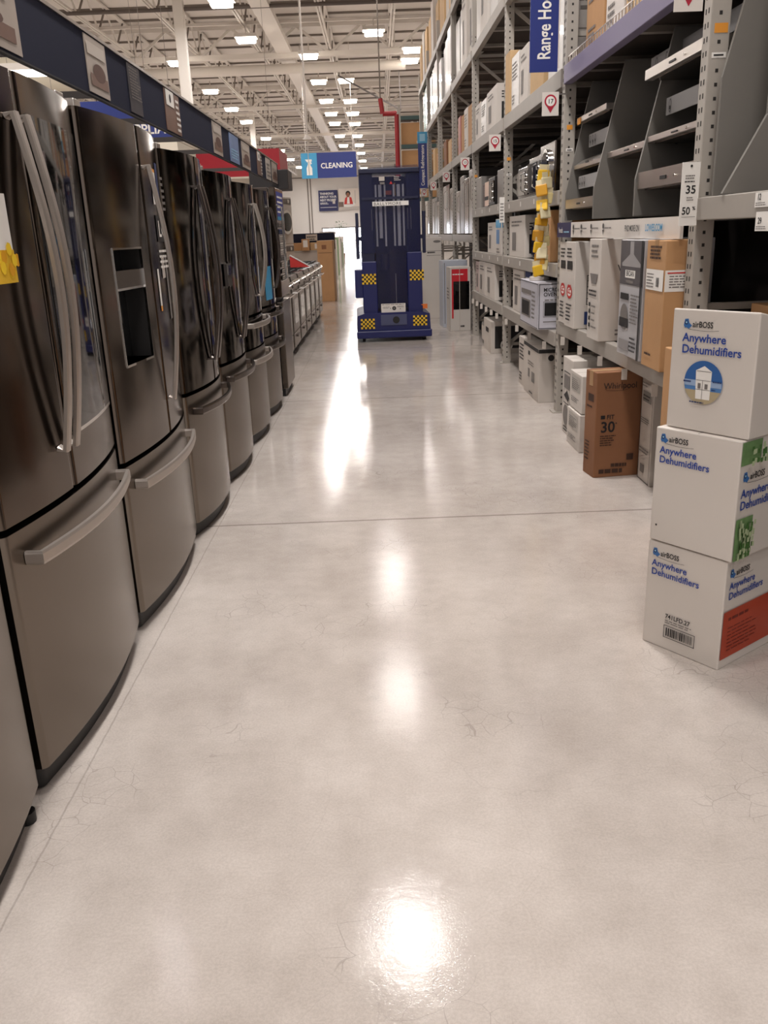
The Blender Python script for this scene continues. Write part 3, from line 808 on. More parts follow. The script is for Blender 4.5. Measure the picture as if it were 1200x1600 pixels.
# --- the three white dehumidifier cartons
def logo(F, u, v, s, dark=ink):
    F.quad([(u, v + .35 * s), (u + .1 * s, v + .95 * s), (u + .5 * s, v + 1.0 * s), (u + .62 * s, v + .6 * s), (u + .95 * s, v + .35 * s), (u + .6 * s, v), (u + .3 * s, v + .15 * s), (u + .12 * s, v + .1 * s)], mat('logo_blue', (58, 108, 168), .5))
    F.disc(u + .28 * s, v + .62 * s, .2 * s, mat('logo_navy', (32, 44, 90), .5)); F.disc(u + .3 * s, v + .64 * s, .1 * s, paleblue)
    F.text('airBOSS', u + 1.02 * s, v + .22 * s, .82 * s, dark, sx=.84)
    pts = []
    for k in range(9):
        t = k / 8; pts.append((u + (.6 + 3.4 * t) * s, v + (-.02 - .16 * math.sin(PI * t * .8) + .1 * t) * s))
    F.quad(pts + [(p[0], p[1] + .035 * s) for p in reversed(pts)], dark)
def ab_text(F, u, v, s):
    F.text('Anywhere', u, v, s, inkblue); F.text('Dehumidifiers', u, v - s * .98, s, inkblue)
def d_bottom(A, B, W_, D, H):
    logo(A, .02, H - .052, .03); ab_text(A, .02, H - .084, .0315)
    A.text('741LFD.27', .085, .115, .022, ink, sx=.95); A.lines(.085, .098, .2, .112, 2, ink_l)
    A.frame(.083, .045, .2, .09, .0022, ink); A.barcode(.092, .053, .192, .083, ink, 5)
    logo(B, .02, H - .062, .032); ab_text(B, .02, H - .098, .034)
    B.rect(0.002, .035, D - .002, .2, rust)
    B.lines(.03, .165, .2, .18, 1, mat('rust_dark', (110, 34, 22), .6), fill=.7); B.lines(.03, .06, .2, .15, 7, MATS['rust_dark'], fill=.25)
def d_middle(A, B, W_, D, H):
    logo(A, .02, H - .048, .03); ab_text(A, .02, H - .08, .0315); A.disc(.025, .055, .0035, ink)
    B.rect(.002, H - .075, .105, H - .004, green); logo(B, .02, H - .13, .034); ab_text(B, .015, H - .175, .038)
    B.rect(.002, .002, .09, H - .24, green)
    rng = random.Random(8); g2 = mat('pale_green_print', (176, 190, 150), .6); g3 = mat('deep_green_print', (70, 112, 52), .6)
    for k in range(80): 
        u = rng.uniform(.004, .078); v = rng.uniform(.004, H - .26); B.rect(u, v, u + .01, v + .015, rng.choice((g2, g3, g2)))
    for k in range(26):
        u = rng.uniform(.004, .09); v = rng.uniform(H - .072, H - .02); B.rect(u, v, u + .012, v + .014, rng.choice((g2, g3)))
def d_top(A, B, W_, D, H):
    logo(A, .04, H - .058, .03); ab_text(A, .04, H - .094, .035)
    cx, cy, r = .122, .15, .065
    A.disc(cx, cy, r, mat('pic_sky', (84, 130, 186), .5), 36)
    n = 24
    A.quad([(cx + r * math.cos(PI * k / n), cy + r * math.sin(PI * k / n)) for k in range(n + 1)], mat('pic_sky_deep', (52, 98, 160), .5))
    A.quad([(cx + r * math.cos(a), cy + r * math.sin(a)) for a in [PI * 1.12 + (PI * .76) * k / n for k in range(n + 1)]], mat('pic_sand', (176, 160, 128), .6))
    A.rect(cx - r * .97, cy - .012, cx + r * .97, cy + .006, mat('pic_haze', (150, 172, 204), .6))
    A.quad([(cx - .022, cy - .05), (cx + .026, cy - .05), (cx + .028, cy + .035), (cx + .002, cy + .05), (cx - .026, cy + .035)], paper)
    for zz in (-.022, .006, .033): A.rect(cx - .023, cy + zz, cx + .026, cy + zz + .0015, ink_l)
    A.rect(cx - .001, cy - .05, cx + .0005, cy + .006, ink_l); A.rect(cx - .016, cy - .018, cx - .006, cy - .002, ink_l); A.rect(cx + .008, cy - .018, cx + .018, cy - .003, ink_l)
    A.lines(cx - .066, cy - .002, cx - .036, cy + .008, 1, navy_ink); A.lines(cx + .034, cy + .004, cx + .064, cy + .012, 1, navy_ink)
    A.lines(cx + .032, cy - .02, cx + .05, cy - .012, 1, navy_ink); A.lines(cx - .04, cy - .062, cx + .02, cy - .054, 1, navy_ink)
wh_ab = mat('white_gloss_carton', (214, 206, 198), .42, noise=.02, nscale=3)
AR = math.radians(36.5)
carton('carton', (1.03, 2.40, 0), AR, .286, .38, .37, wh_ab, 'white dehumidifier carton with a barcode and rust-red side, bottom of the stack of three', group='stacked dehumidifier cartons', draw=d_bottom)
carton('carton', (1.033, 2.385, .374), AR - .01, .296, .37, .376, wh_ab, 'white dehumidifier carton with green leafy print on its side, middle of the stack of three', group='stacked dehumidifier cartons', draw=d_middle)
top_c = carton('carton', (1.052, 2.391, .752), AR - .02, .284, .37, .362, wh_ab, 'white dehumidifier carton with a round house picture, top of the stack of three', group='stacked dehumidifier cartons', draw=d_top)
for c_ in list(top_c.children):
    if c_.name.startswith('flap'): bpy.data.objects.remove(c_)
for v_ in top_c.data.vertices:                      # crushed lid: the rear edge has sunk
    if v_.co.z > .3 and v_.co.x > .2: v_.co.z -= .075

# ------------------------------------------------------------------ racking
YU = [1.24, 3.86, 6.48, 9.10, 11.72, 14.34, 16.96, 19.58, 22.2]
ordw = ['nearest', 'second', 'third', 'fourth', 'fifth', 'sixth', 'seventh', 'eighth', 'farthest']
RD = 1.07
def upright(i, y, top):
    r = empty('rack_upright', rk(y), TH); tag(r, 'perforated grey steel rack upright frame, %s from the camera' % ordw[i], 'rack upright', 'perforated rack uprights')
    w = .085
    for d in (0.0, RD - .08):
        mb = MB(); mb.box(d, d + .08, -w / 2, w / 2, .006, top, rackgrey, bev=.004)
        if d == 0:
            z = .06
            while z < min(top, 3.6):
                mb.box(.032, .044, -w / 2 - .0008, -w / 2 + .001, z, z + .014, hole_m)
                for yy in (-.018, .012): mb.box(-.0008, .001, yy, yy + .01, z + .012, z + .032, hole_m)
                z += .052
        mb.build('post', r)
        mb = MB(); mb.box(d - .03, d + .11, -w / 2 - .02, w / 2 + .02, 0, .008, rackgrey); mb.build('base_plate', r)
    mb = MB(); z = .2; k = 0
    while z < top - .9:
        a, b = (.06, RD - .06) if k % 2 == 0 else (RD - .06, .06)
        mb.bar((a, 0, z), (b, 0, z + .75), .03, rackgrey); mb.bar((.06, 0, z), (RD - .06, 0, z), .03, rackgrey); z += .8; k += 1
    mb.build('brace', r)
    if i in (2, 3, 4):
        mb = MB(); mb.box(.02, .06, -w / 2 - .002, -w / 2 - .001, 2.0, 2.03, orange_l); mb.build('sticker', r)
        mb = MB(); mb.box(.018, .066, -w / 2 - .002, -w / 2 - .001, 1.86, 1.88, paper); mb.box(.026, .058, -w / 2 - .003, -w / 2 - .002, 1.866, 1.872, ink); mb.build('sticker', r)
    if i == 1:
        mb = MB(); mb.box(.016, .07, -w / 2 - .002, -w / 2 - .001, 2.075, 2.11, orange_l); mb.build('sticker', r)
        mb = MB(); mb.box(.012, .07, -w / 2 - .002, -w / 2 - .001, 1.985, 2.005, paper); mb.box(.02, .06, -w / 2 - .003, -w / 2 - .002, 1.992, 1.998, ink); mb.build('sticker', r)
for i, y in enumerate(YU): upright(i, y, 4.9 if i > 3 else 4.6)

def shelf(bay, zt, hb, words, beam=rackgrey2, deck=True, back=None, cat='rack shelf', tags=0, tagside=-1):
    y0, y1 = YU[bay] + .045, YU[bay + 1] - .045
    r = empty('rack_shelf', rk(y0, 0, zt - hb), TH); tag(r, '%s in the %s rack bay from the camera' % (words, ordw[bay]), cat, 'rack shelf levels')
    L = y1 - y0
    mb = MB(); mb.box(-.012, .045, 0, L, 0, hb, beam, bev=.004); mb.build('front_beam', r)
    mb = MB(); mb.box(RD - .08, RD - .03, 0, L, 0, hb, beam); mb.build('rear_beam', r)
    if deck:
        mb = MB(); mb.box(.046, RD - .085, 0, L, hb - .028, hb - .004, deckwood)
        for k in range(3): mb.box(.046, RD - .085, L * (k + .5) / 3 - .03, L * (k + .5) / 3 + .03, hb - .06, hb - .028, rackgrey2)
        mb.build('deck', r)
    if back:
        mb = MB(); mb.box(RD - .025, RD - .01, 0, L, 0, back, shade_back); mb.build('shade_panel', r)  # dark sheet added so the back of the bay looks shaded
    if tags:
        for k in range(tags):
            mb = MB(); y = L * (k + .4) / tags
            if tagside > 0: mb.box(-.014, -.0125, y, y + .03, hb * .35, hb * .75, paper)
            else: mb.box(0, .03, -.0008, .0008, -.05, hb * .1, offwhite, Matrix.Translation((-.05, y, 0)) @ Matrix.Rotation(-.25, 4, 'Z'))
            mb.build('price_tag', r)
    return r
# bay 0 (nearest, right edge)
shelf(0, 1.455, .09, 'eye-level grey shelf beam', deck=True, back=1.2)
shelf(0, .69, .09, 'knee-high grey shelf', back=.75)
# bay 1 (hood display)
shelf(1, .70, .095, 'low shelf holding tall hood cartons', tags=5)
shelf(1, 2.40, .115, 'lavender valance shelf above the hood display', beam=lav, back=1.2)
shelf(1, 3.5, .11, 'high grey shelf')
# bays 2, 3
for b in (2, 3):
    shelf(b, .60, .105, 'low grey shelf', tags=4 if b == 2 else 6); shelf(b, 1.10, .10, 'waist-high grey shelf', tags=4, tagside=1)
    shelf(b, 1.61, .10, 'chest-high grey shelf', tags=4, tagside=1); shelf(b, 2.40, .12, 'overhead grey shelf'); shelf(b, 3.47, .11, 'high grey shelf')
for b in (4, 5, 6, 7):
    shelf(b, 1.30, .10, 'waist-high grey shelf', tags=4); shelf(b, 2.40, .11, 'overhead grey shelf'); shelf(b, 3.47, .11, 'high grey shelf'); shelf(b, 4.52, .11, 'topmost grey shelf')
# added dark panel standing in for the shaded depth behind the rack
mb = MB(); mb.box(RD + .12, RD + .15, 0, 21.0, 0, 2.38, shade_back); o = mb.build('rack_shade_panel', loc=rk(1.3), rotz=TH); tag(o, 'dark brown panel added behind the whole rack in place of shade', 'panel')

# shelf strip sign in front of the hood display
r = empty('shelf_sign', rk(3.92, -.03, 1.29), TH); tag(r, 'long white shelf sign with a navy end under the range hood display', 'sign')
L = 2.5
mb = MB(); mb.box(0, .015, 0, L, 0, .095, white); mb.box(-.001, .016, L - .42, L + .001, -.001, .096, mat('strip_navy', (44, 44, 84), .5)); mb.build('sign_panel', r)
mb = MB(); F = Face(mb, '-x', L, x=-.0015)
F.text('hoods', .06, .03, .05, paper); F.lines(.22, .03, .38, .05, 1, paleblue)
for k, u in enumerate((.5, .72, .97, 1.25)):
    F.disc(u, .065, .016, ink, 12); F.quad([(u - .014, .045), (u + .014, .045), (u, .015)], ink); F.lines(u + .03, .05, u + .19, .068, 1, ink_l)
F.text('FIND MORE ON', 1.68, .035, .042, ink, sx=.85); F.text('LOWES.COM', 2.03, .035, .046, cyan_sign, sx=.95)
mb.build('lettering', r)

# wire rail on the lavender shelf
r = empty('wire_rail', rk(3.95, .01, 2.401), TH); tag(r, 'row of short wire prongs along the lavender valance', 'wire rail')
mb = MB()
for k in range(42): mb.box(0, .006, k * .06, k * .06 + .006, 0, .055, steel_light)
mb.box(0, .005, 0, 2.47, .05, .056, steel_light); mb.build('wire', r)

# ---- range hood display: grey gussets and stainless hoods
def gusset(y, label, pts, t=.02):
    r = empty('display_divider', rk(y, 0, 1.40), TH); tag(r, label, 'divider', 'grey display dividers')
    mb = MB(); mb.prism(pts, -t / 2, t / 2, hoodgrey, axis='y'); mb.build('panel', r)
    mb = MB()
    mb.cyl((pts[1][0] + .2, -t / 2 - .004, .35), (pts[1][0] + .2, -t / 2, .35), .01, ink, 8); mb.build('cable_hole', r)
prof = [(.0, 0), (.0, .18), (.16, .88), (.545, .88), (.545, 0)]
for y, w in ((6.33, 'farthest'), (5.56, 'middle'), (4.72, 'nearest')):
    gusset(y, 'grey slanted divider panel of the range hood display, %s of three' % w, prof)
gusset(3.52, 'large grey slanted panel in the nearest bay, brace-like edge by the right frame edge', [(-.02, .06), (.13, .34), (.13, .95), (.9, .95), (.9, .06)])
gusset(3.74, 'large grey panel standing behind the nearest perforated upright', [(.03, .06), (.03, .5), (.14, .95), (.9, .95), (.9, .06)])
def hood(y0, y1, z, d, h, label, style='flat', canopy=.0):
    r = empty('range_hood', rk(y0, d, z), TH); L = y1 - y0; tag(r, label, 'range hood', 'stainless range hoods on display')
    mb = MB()
    if style == 'flat': mb.box(0, .42, 0, L, 0, h, steel_light, bev=.003)
    elif style == 'curve': mb.prism([(0, 0), (0, h * .4), (.06, h), (.2, h * 1.8), (.42, h * 2.1), (.42, 0)], 0, L, steel_light, axis='y')
    else: mb.prism([(0, 0), (0, h), (.42, h * 1.5), (.42, 0)], 0, L, steel_light, axis='y')
    mb.build('canopy', r)
    mb = MB(); mb.box(.03, .39, .03, L - .03, -.006, 0, handle_d); mb.build('filter', r)
    mb = MB(); mb.box(-.004, 0, L * .45, L * .55, h * .35, h * .55, black); mb.cyl((-.006, L * .3, h * .45), (0, L * .3, h * .45), .006, chrome, 8); mb.build('switch', r)
    return r
hood(5.575, 6.315, 2.02, .06, .035, 'slim stainless range hood on the top tier beside the second perforated upright', 'flat')
hood(5.575, 6.315, 1.73, .05, .06, 'curved stainless range hood on the middle tier, left slot', 'curve')
hood(5.575, 6.315, 1.475, .0, .06, 'stainless range hood on the bottom tier, left slot', 'wedge')
hood(4.735, 5.545, 1.74, .07, .035, 'slim stainless range hood alone in the middle slot', 'flat')
hood(3.91, 4.708, 2.04, .02, .045, 'stainless range hood on the top tier, right slot', 'wedge')
hood(3.91, 4.708, 1.75, .05, .03, 'slim stainless range hood on the middle tier, right slot', 'flat')
hood(3.91, 4.708, 1.53, .01, .08, 'deep stainless range hood on the bottom tier, right slot', 'wedge')
def info(y0, y1, z0, z1, label, d=.1, n=3):
    r = empty('info_card', rk(y0, d, z0), TH); tag(r, label, 'card', 'range hood info cards')
    mb = MB(); mb.box(0, .006, 0, y1 - y0, 0, z1 - z0, mat('info_grey', (150, 148, 148), .5)); mb.build('card', r)
    mb = MB(); F = Face(mb, '-x', y1 - y0); W_ = y1 - y0; H = z1 - z0
    for k in range(n): F.ring(W_ * (.08 + .13 * k), H * .5, H * .22, H * .05, ink, ry=H * .38); F.rect(W_ * (.08 + .13 * k) - H * .1, H * .3, W_ * (.08 + .13 * k) + H * .1, H * .5, ink)
    mb.build('printing', r)
info(3.93, 4.66, 1.87, 1.95, 'grey card with a round icon behind the right hoods, lower tier', .12, 1)
info(3.95, 5.2, 2.13, 2.22, 'grey card with three round icons high behind the hoods', .2, 3)
info(5.7, 6.2, 1.86, 1.94, 'grey card with three round icons beside the curved hood', .12, 3)
info(5.72, 6.2, 1.6, 1.68, 'small white card with three round icons above the left bottom hood', .06, 3)
r = empty('orange_tag', rk(6.2, .056, 2.01), TH); tag(r, 'orange tag at the tip of the slim hood near the second upright', 'tag')
mb = MB(); mb.box(0, .004, 0, .08, 0, .04, orange_l); mb.build('card', r)
# dark back board of the hood display
mb = MB(); mb.box(0, .02, 0, 2.5, 0, .95, mat('display_back', (58, 53, 50), .7)); o = mb.build('display_back_board', loc=rk(3.92, .55, 1.36), rotz=TH); tag(o, 'dark board standing behind the range hood display', 'board')

# flag signs on uprights
def flag(y, num, label):
    r = empty('bay_number_sign', rk(y - .06, -.16, 2.09 if num else 2.15), TH); tag(r, label, 'sign', 'bay number flags')
    mb = MB(); mb.box(0, .115, -.003, 0, 0, .15, white); mb.build('card', r)
    mb = MB(); F = Face(mb, '-y', y=-.003, off=.001); cx, cy = .058, .092
    F.quad([(cx - .034, cy - .018), (cx + .034, cy - .018), (cx, .018)], mat('pin_red', (176, 24, 52), .5)); F.disc(cx, cy, .042, MATS['pin_red']); F.disc(cx, cy, .031, paper)
    if num: F.text(num, cx, cy - .014, .04, ink, align='CENTER')
    mb.build('printing', r)
    mb = MB(); mb.box(.1, .17, -.002, 0, .13, .14, steel_light); mb.build('bracket', r)
flag(3.86, '', 'white bay sign with a red pin cut off by the top frame edge')
flag(6.48, '17', 'white bay number sign with a red pin reading 17')
flag(9.10, '15', 'white bay number sign with a red pin reading 15')
flag(11.72, '13', 'small white bay sign with a red pin, third one along the rack')
flag(14.34, '11', 'small white bay sign with a red pin, fourth one along the rack')
flag(16.96, '9', 'small white bay sign with a red pin, fifth one along the rack')
flag(19.58, '7', 'tiny white bay sign with a red pin, last one along the rack')
def vsign(y, d, w, z0, z1, txt, s, label, cap=False, u=.62, v0=.14, sx=1.0):
    r = empty('vertical_aisle_sign', rk(y, d, z0), TH); tag(r, label, 'sign')
    mb = MB(); mb.box(0, w, -.006, 0, 0, z1 - z0, blue_sign)
    if cap: mb.box(-.01, w + .01, -.008, .002, z1 - z0 - .02, z1 - z0 + .2, cyan_sign); mb.box(w * .2, w * .8, -.01, -.008, z1 - z0 + .02, z1 - z0 + .16, paleblue)
    mb.build('sign_panel', r)
    mb = MB(); mb.box(w, w + .012, -.004, .004, .02, z1 - z0, white); mb.build('bracket', r)
    mb = MB(); F = Face(mb, '-y', y=-.006, off=.001); F.text(txt, w * u, v0, s, paper, rot=PI / 2, sx=sx); mb.build('lettering', r)
vsign(6.40, -.255, .19, 2.36, 3.35, 'Range Hoods', .122, 'blue vertical aisle sign reading Range Hoods beside the second upright', u=.72, v0=.075, sx=.72)
vsign(19.45, -.22, .19, 2.25, 3.16, 'Compact Refrigerators', .098, 'narrow blue vertical sign reading Compact Refrigerators at the far rack end', cap=True, v0=.05, u=.66, sx=.88)

# hanging sale tag "35 / 50%"
r = empty('price_sign', rk(3.79, -.085, 1.345), TH); tag(r, 'white vertical hang sign reading 35 and 50 percent on the nearest upright', 'sign')
mb = MB(); mb.box(0, .075, -.004, 0, 0, .25, paper); mb.build('card', r)
mb = MB(); F = Face(mb, '-y', y=-.004, off=.001)
F.text('35', .018, .128, .045, ink); F.text('50', .008, .045, .042, ink, sx=.85); F.text('%', .052, .062, .02, ink)
F.lines(.015, .185, .06, .205, 2, ink_l); F.lines(.012, .172, .064, .182, 1, ink); F.lines(.025, .1, .055, .118, 2, ink_l); F.rect(.008, .034, .066, .036, ink_l); F.disc(.037, .235, .005, ink)
mb.build('printing', r)
for (y, z, w, lab) in ((3.16, 1.40, 'upper', 0), (3.14, 1.32, 'lower', 1)):
    r = empty('price_label', rk(y, -.014, z), TH); tag(r, 'white price label with black numerals at the right frame edge, %s one' % w, 'label')
    mb = MB(); mb.box(-.002, 0, -.12, .06, 0, .065 if lab else .05, paper); mb.build('card', r)
    mb = MB(); F = Face(mb, '-x', .18, x=-.002, y=-.12, off=.001); F.text('29' if lab else '12', .02, .025, .03, ink); F.lines(.01, .006, .1, .02, 2, ink_l); mb.build('printing', r)
    mb = MB(); mb.box(0, .0018, -.1, .04, .04, .048, steel_light); mb.build('clip', r)

# ------------------------------------------------------------------ cartons, second bay (tall hood cartons and floor)
def d_ge(A, B, W_, D, H):
    A.lines(W_ * .15, H * .82, W_ * .8, H * .95, 3, ink); A.rect(W_ * .2, H * .68, W_ * .75, H * .78, ink); A.disc(W_ * .5, H * .42, W_ * .28, red_ink, ry=H * .08); A.disc(W_ * .5, H * .42, W_ * .2, paper, ry=H * .05)
    A.text('GE', W_ * .28, H * .4, W_ * .3, red_ink); A.lines(W_ * .2, H * .08, W_ * .8, H * .3, 5, ink)
    B.frame(.08, H * .28, D * .8, H * .62, .005, ink)
    for k in range(1, 5): B.rect(.08, H * (.28 + .068 * k), D * .8, H * (.28 + .068 * k) + .004, ink)
    B.rect(.09, H * .56, .13, H * .6, ink); B.rect(.07, H * .05, D * .85, H * .2, navy_ink); B.ring(.17, H * .125, .028, .006, paper); B.text('GE', .17, H * .11, .03, paper, align='CENTER'); B.frame(.1, H * .8, D * .7, H * .92, .003, ink_l); B.lines(.1, H * .82, D * .6, H * .86, 1, ink)
rbox(6.1, 6.36, .702, .555, .38, white2, 'white hood carton with a red oval, leftmost on the low shelf behind its twin', draw=d_ge, d=-.02)
rbox(5.8, 6.08, .702, .56, .42, white2, 'white hood carton showing a ruled table and a navy square on its side', draw=d_ge, d=-.04)
def d_wp(A, B, W_, D, H):
    A.lines(W_ * .2, H * .82, W_ * .85, H * .97, 3, ink_l); A.quad([(W_ * .15, H * .66), (W_ * .85, H * .66), (W_ * .7, H * .56), (W_ * .3, H * .56)], ink_l); A.lines(W_ * .1, H * .44, W_ * .9, H * .52, 2, ink)
    for k in range(4): A.rect(W_ * .15, H * (.12 + .07 * k), W_ * .3, H * (.16 + .07 * k), ink); A.lines(W_ * .4, H * (.12 + .07 * k), W_ * .85, H * (.16 + .07 * k), 1, ink_l)
    B.text('Whirlpool', .1, H * .68, .06, ink, bold=False); B.lines(.1, H * .06, D * .5, H * .14, 2, ink_l)
rbox(5.1, 5.36, .702, .583, .45, white2, 'tall white hood carton between the red-oval cartons and the grey one', draw=d_wp, d=-.06)
def d_tl(A, B, W_, D, H):
    A.rect(W_ * .1, H * .3, W_ * .9, H * .65, paper); A.disc(W_ * .5, H * .88, W_ * .25, ink); A.lines(W_ * .1, H * .72, W_ * .9, H * .8, 2, inkbr); A.lines(W_ * .2, H * .34, W_ * .8, H * .6, 6, ink_l)
    B.rect(D * .1, H * .4, D * .5, H * .6, paper); B.lines(D * .1, H * .7, D * .6, H * .8, 2, inkbr)
rbox(4.72, 4.9, .702, .52, .4, tan, 'tan carton with a white label squeezed behind the grey hood carton', draw=d_tl, d=-.0)
def d_broan(A, B, W_, D, H):
    A.rect(0.002, H * .62, W_ - .002, H - .004, mat('carton_dark_grey', (92, 88, 90), .4)); A.quad([(W_ * .42, H * .985), (W_ * .58, H * .985), (W_ * .58, H * .88), (W_ * .9, H * .8), (W_ * .88, H * .775), (W_ * .1, H * .775), (W_ * .08, H * .8), (W_ * .42, H * .88)], mat('pic_steel', (164, 160, 160), .4))
    A.rect(W_ * .25, H * .68, W_ * .68, H * .745, paper); A.text('BROAN', W_ * .29, H * .695, W_ * .1, ink); A.rect(W_ * .3, H * .635, W_ * .62, H * .66, ink_l)
    A.rect(W_ * .08, H * .49, W_ * .45, H * .545, ink); A.disc(W_ * .28, H * .34, W_ * .17, ink_l); A.rect(W_ * .08, H * .25, W_ * .48, H * .33, ink); A.rect(W_ * .1, H * .05, W_ * .55, H * .14, mat('carton_grey', (146, 142, 142), .5))
    A.lines(W_ * .55, H * .3, W_ * .92, H * .56, 9, ink_l); A.lines(W_ * .6, H * .06, W_ * .9, H * .2, 4, ink); A.rect(W_ * .93, 0.002, W_ - .001, H - .004, ink)
rbox(4.27, 4.66, .702, .583, .34, mat('carton_pale_grey', (186, 184, 186), .4), 'pale grey carton picturing a steel chimney hood on a dark band', draw=d_broan, d=-.07, )
def d_cb(A, B, W_, D, H):
    A.lines(W_ * .2, H * .86, W_ * .8, H * .97, 4, inkbr, fill=.6); A.rect(W_ * .05, H * .62, W_ * .95, H * .78, paper); A.lines(W_ * .1, H * .64, W_ * .5, H * .76, 5, ink_l); A.barcode(W_ * .6, H * .65, W_ * .75, H * .72, ink)
    B.rect(.0, H * .62, D * .98, H * .78, paper); B.lines(.02, H * .65, D * .9, H * .75, 5, ink_l); B.rect(.01, H * .755, D * .95, H * .765, red_ink)
    A.lines(W_ * .2, H * .1, W_ * .7, H * .14, 1, inkbr)
rbox(3.93, 4.2, .702, .583, .17, tan, 'tall plain tan carton with a white shipping label by the nearest upright', draw=d_cb, d=-.08, tape='tape_tan')
# floor cartons in the second bay
def d_f1(A, B, W_, D, H):
    A.frame(W_ * .15, H * .4, W_ * .8, H * .82, .006, ink); A.rect(W_ * .2, H * .6, W_ * .75, H * .78, ink_l); A.quad([(W_ * .2, H * .5), (W_ * .6, H * .44), (W_ * .75, H * .5), (W_ * .5, H * .58)], ink); A.disc(W_ * .4, H * .25, W_ * .25, ink_l); A.lines(W_ * .2, H * .04, W_ * .8, H * .12, 2, ink)
    B.frame(D * .15, H * .5, D * .8, H * .8, .003, ink)
rbox(5.58, 5.86, 0, .52, .5, white2, 'white carton with a framed dark picture standing on the floor by the second upright', draw=d_f1, d=-.085)
def d_f2(A, B, W_, D, H):
    A.rect(W_ * .15, H * .5, W_ * .85, H * .92, mat('print_pale', (182, 176, 168), .6)); A.lines(W_ * .2, H * .55, W_ * .8, H * .85, 6, ink_l); A.lines(W_ * .15, H * .2, W_ * .8, H * .35, 3, ink_l)
rbox(5.2, 5.52, .245, .235, .5, white2, 'white carton lying on another white carton behind the brown carton marked 30', draw=d_f2, d=-.115)
rbox(5.19, 5.53, 0, .238, .5, white2, 'low white carton on the floor left of the brown carton marked 30', draw=d_f2, d=-.125)
# leaflets hanging
def d_brown(A, B, W_, D, H):
    B.text('Whirlpool', .04, H * .845, .05, ink, bold=False, sx=.92); B.ring(.12, H * .845, .07, .002, inkbr, ry=.012)
    B.rect(.03, H * .565, .055, H * .6, ink); B.text('FIT', .064, H * .562, .034, ink); B.text('IN', .031, H * .57, .0001, ink)
    B.text('30', .03, H * .44, .085, ink); B.text('"', .115, H * .49, .03, ink); B.lines(.03, H * .31, .13, H * .42, 5, inkbr)
    B.lines(.03, H * .04, .2, H * .09, 1, inkbr, fill=.8); B.lines(.1, H * .1, .2, H * .14, 1, inkbr, fill=.8); B.rect(.19, H * .16, .23, H * .22, inkbr)
    A.rect(W_ * .3, H * .72, W_ * .8, H * .79, inkbr); A.lines(W_ * .2, H * .66, W_ * .85, H * .7, 1, inkbr); A.lines(W_ * .15, H * .15, W_ * .6, H * .35, 6, inkbr)
carton('carton', (1.17, 4.62, 0), math.radians(8), .16, .265, .595, brown, 'brown cardboard carton marked 30 standing forward on the floor', draw=d_brown, tape='tape_tan')
def d_bosch(A, B, W_, D, H):
    A.frame(.006, .006, W_ - .006, H - .006, .0035, ink); A.rect(W_ * .15, H * .76, W_ * .85, H * .86, mat('print_mid', (130, 126, 120), .6)); A.lines(W_ * .18, H * .78, W_ * .8, H * .84, 2, ink); A.lines(W_ * .1, H * .56, W_ * .85, H * .62, 3, ink, fill=.3)
    A.lines(W_ * .1, H * .28, W_ * .9, H * .34, 2, ink_l); A.rect(W_ * .25, H * .09, W_ * .55, H * .17, ink_l); A.lines(W_ * .1, H * .9, W_ * .7, H * .95, 2, ink_l)
carton('carton', (1.42, 4.41, 0), TH, .2, .3, .585, offwhite, 'narrow off-white carton with black borders right of the brown carton marked 30', draw=d_bosch)
# broad brown cardboard leaning piece behind the dehumidifier stack
rbox(3.0, 3.78, 0, .84, .07, tan, 'large tan cardboard carton behind the dehumidifier stack, torn at its front edge', d=-.11, tape='tape_tan')
rbox(3.2, 3.7, .692, .33, .4, tan, 'open tan carton on the knee-high shelf at the right frame edge', d=.22)

# upper level of second bay
yb = 4.05
for k, (w, h, m, lab) in enumerate(((.42, .5, white2, 'white carton'), (.34, .42, offwhite, 'off-white carton'), (.3, .56, tan_l, 'pale tan carton'), (.36, .6, white, 'white carton'), (.42, .5, tan, 'tan carton'))):
    rbox(yb, yb + w, 2.402, h, .5, m, '%s on top of the lavender valance shelf, %s from its near end' % (lab, ordw[k].replace('nearest', 'first')), group='cartons on the lavender shelf', draw=d_lines(), d=.05); yb += w + .05

# ------------------------------------------------------------------ third bay
wh_b = white2
rbox(8.02, 8.62, .602, .39, .5, wh_b, 'white toaster oven carton leftmost on the low shelf of the third bay', draw=d_window, d=.02)
rbox(7.72, 8.0, .602, .39, .5, navy_ink, 'navy and white carton between two white oven cartons on the low shelf', draw=d_lines(paper), d=.03)
rbox(7.52, 7.7, .602, .36, .5, offwhite, 'narrow pale carton squeezed beside the navy carton on the low shelf', draw=d_lines(ink), d=.02)
def d_micro(A, B, W_, D, H):
    for F, w in ((A, W_), (B, D)):
        F.frame(.006, .006, w - .006, H - .006, .005, ink)
    A.rect(W_ * .08, H * .18, W_ * .6, H * .58, ink_l); A.rect(W_ * .12, H * .22, W_ * .54, H * .54, black); A.rect(W_ * .08, H * .7, W_ * .65, H * .8, ink_l); A.lines(W_ * .68, H * .2, W_ * .9, H * .85, 7, ink_l)
    B.text('MICROWAVE', .04, H * .82, .04, ink, sx=.9); B.text('OVEN', .04, H * .72, .04, ink); B.rect(.05, H * .3, .26, H * .58, black); B.frame(.04, H * .27, .27, H * .61, .003, ink_l); B.lines(.05, H * .63, .3, H * .68, 1, ink_l); B.rect(.04, H * .16, .3, H * .18, ink_l)
rbox(6.72, 7.5, .602, .35, .45, mat('carton_bluewhite', (198, 196, 204), .5), 'bluish white microwave carton jutting out of the low shelf', draw=d_micro, d=-.1)
r = empty('led_ring_lamp', rk(6.95, -.095, .955), TH); tag(r, 'white round gadget with an upright arm on the microwave carton', 'gadget')
mb = MB(); mb.cyl((.09, .2, 0), (.09, .2, .025), .085, white, 24); mb.build('base', r)
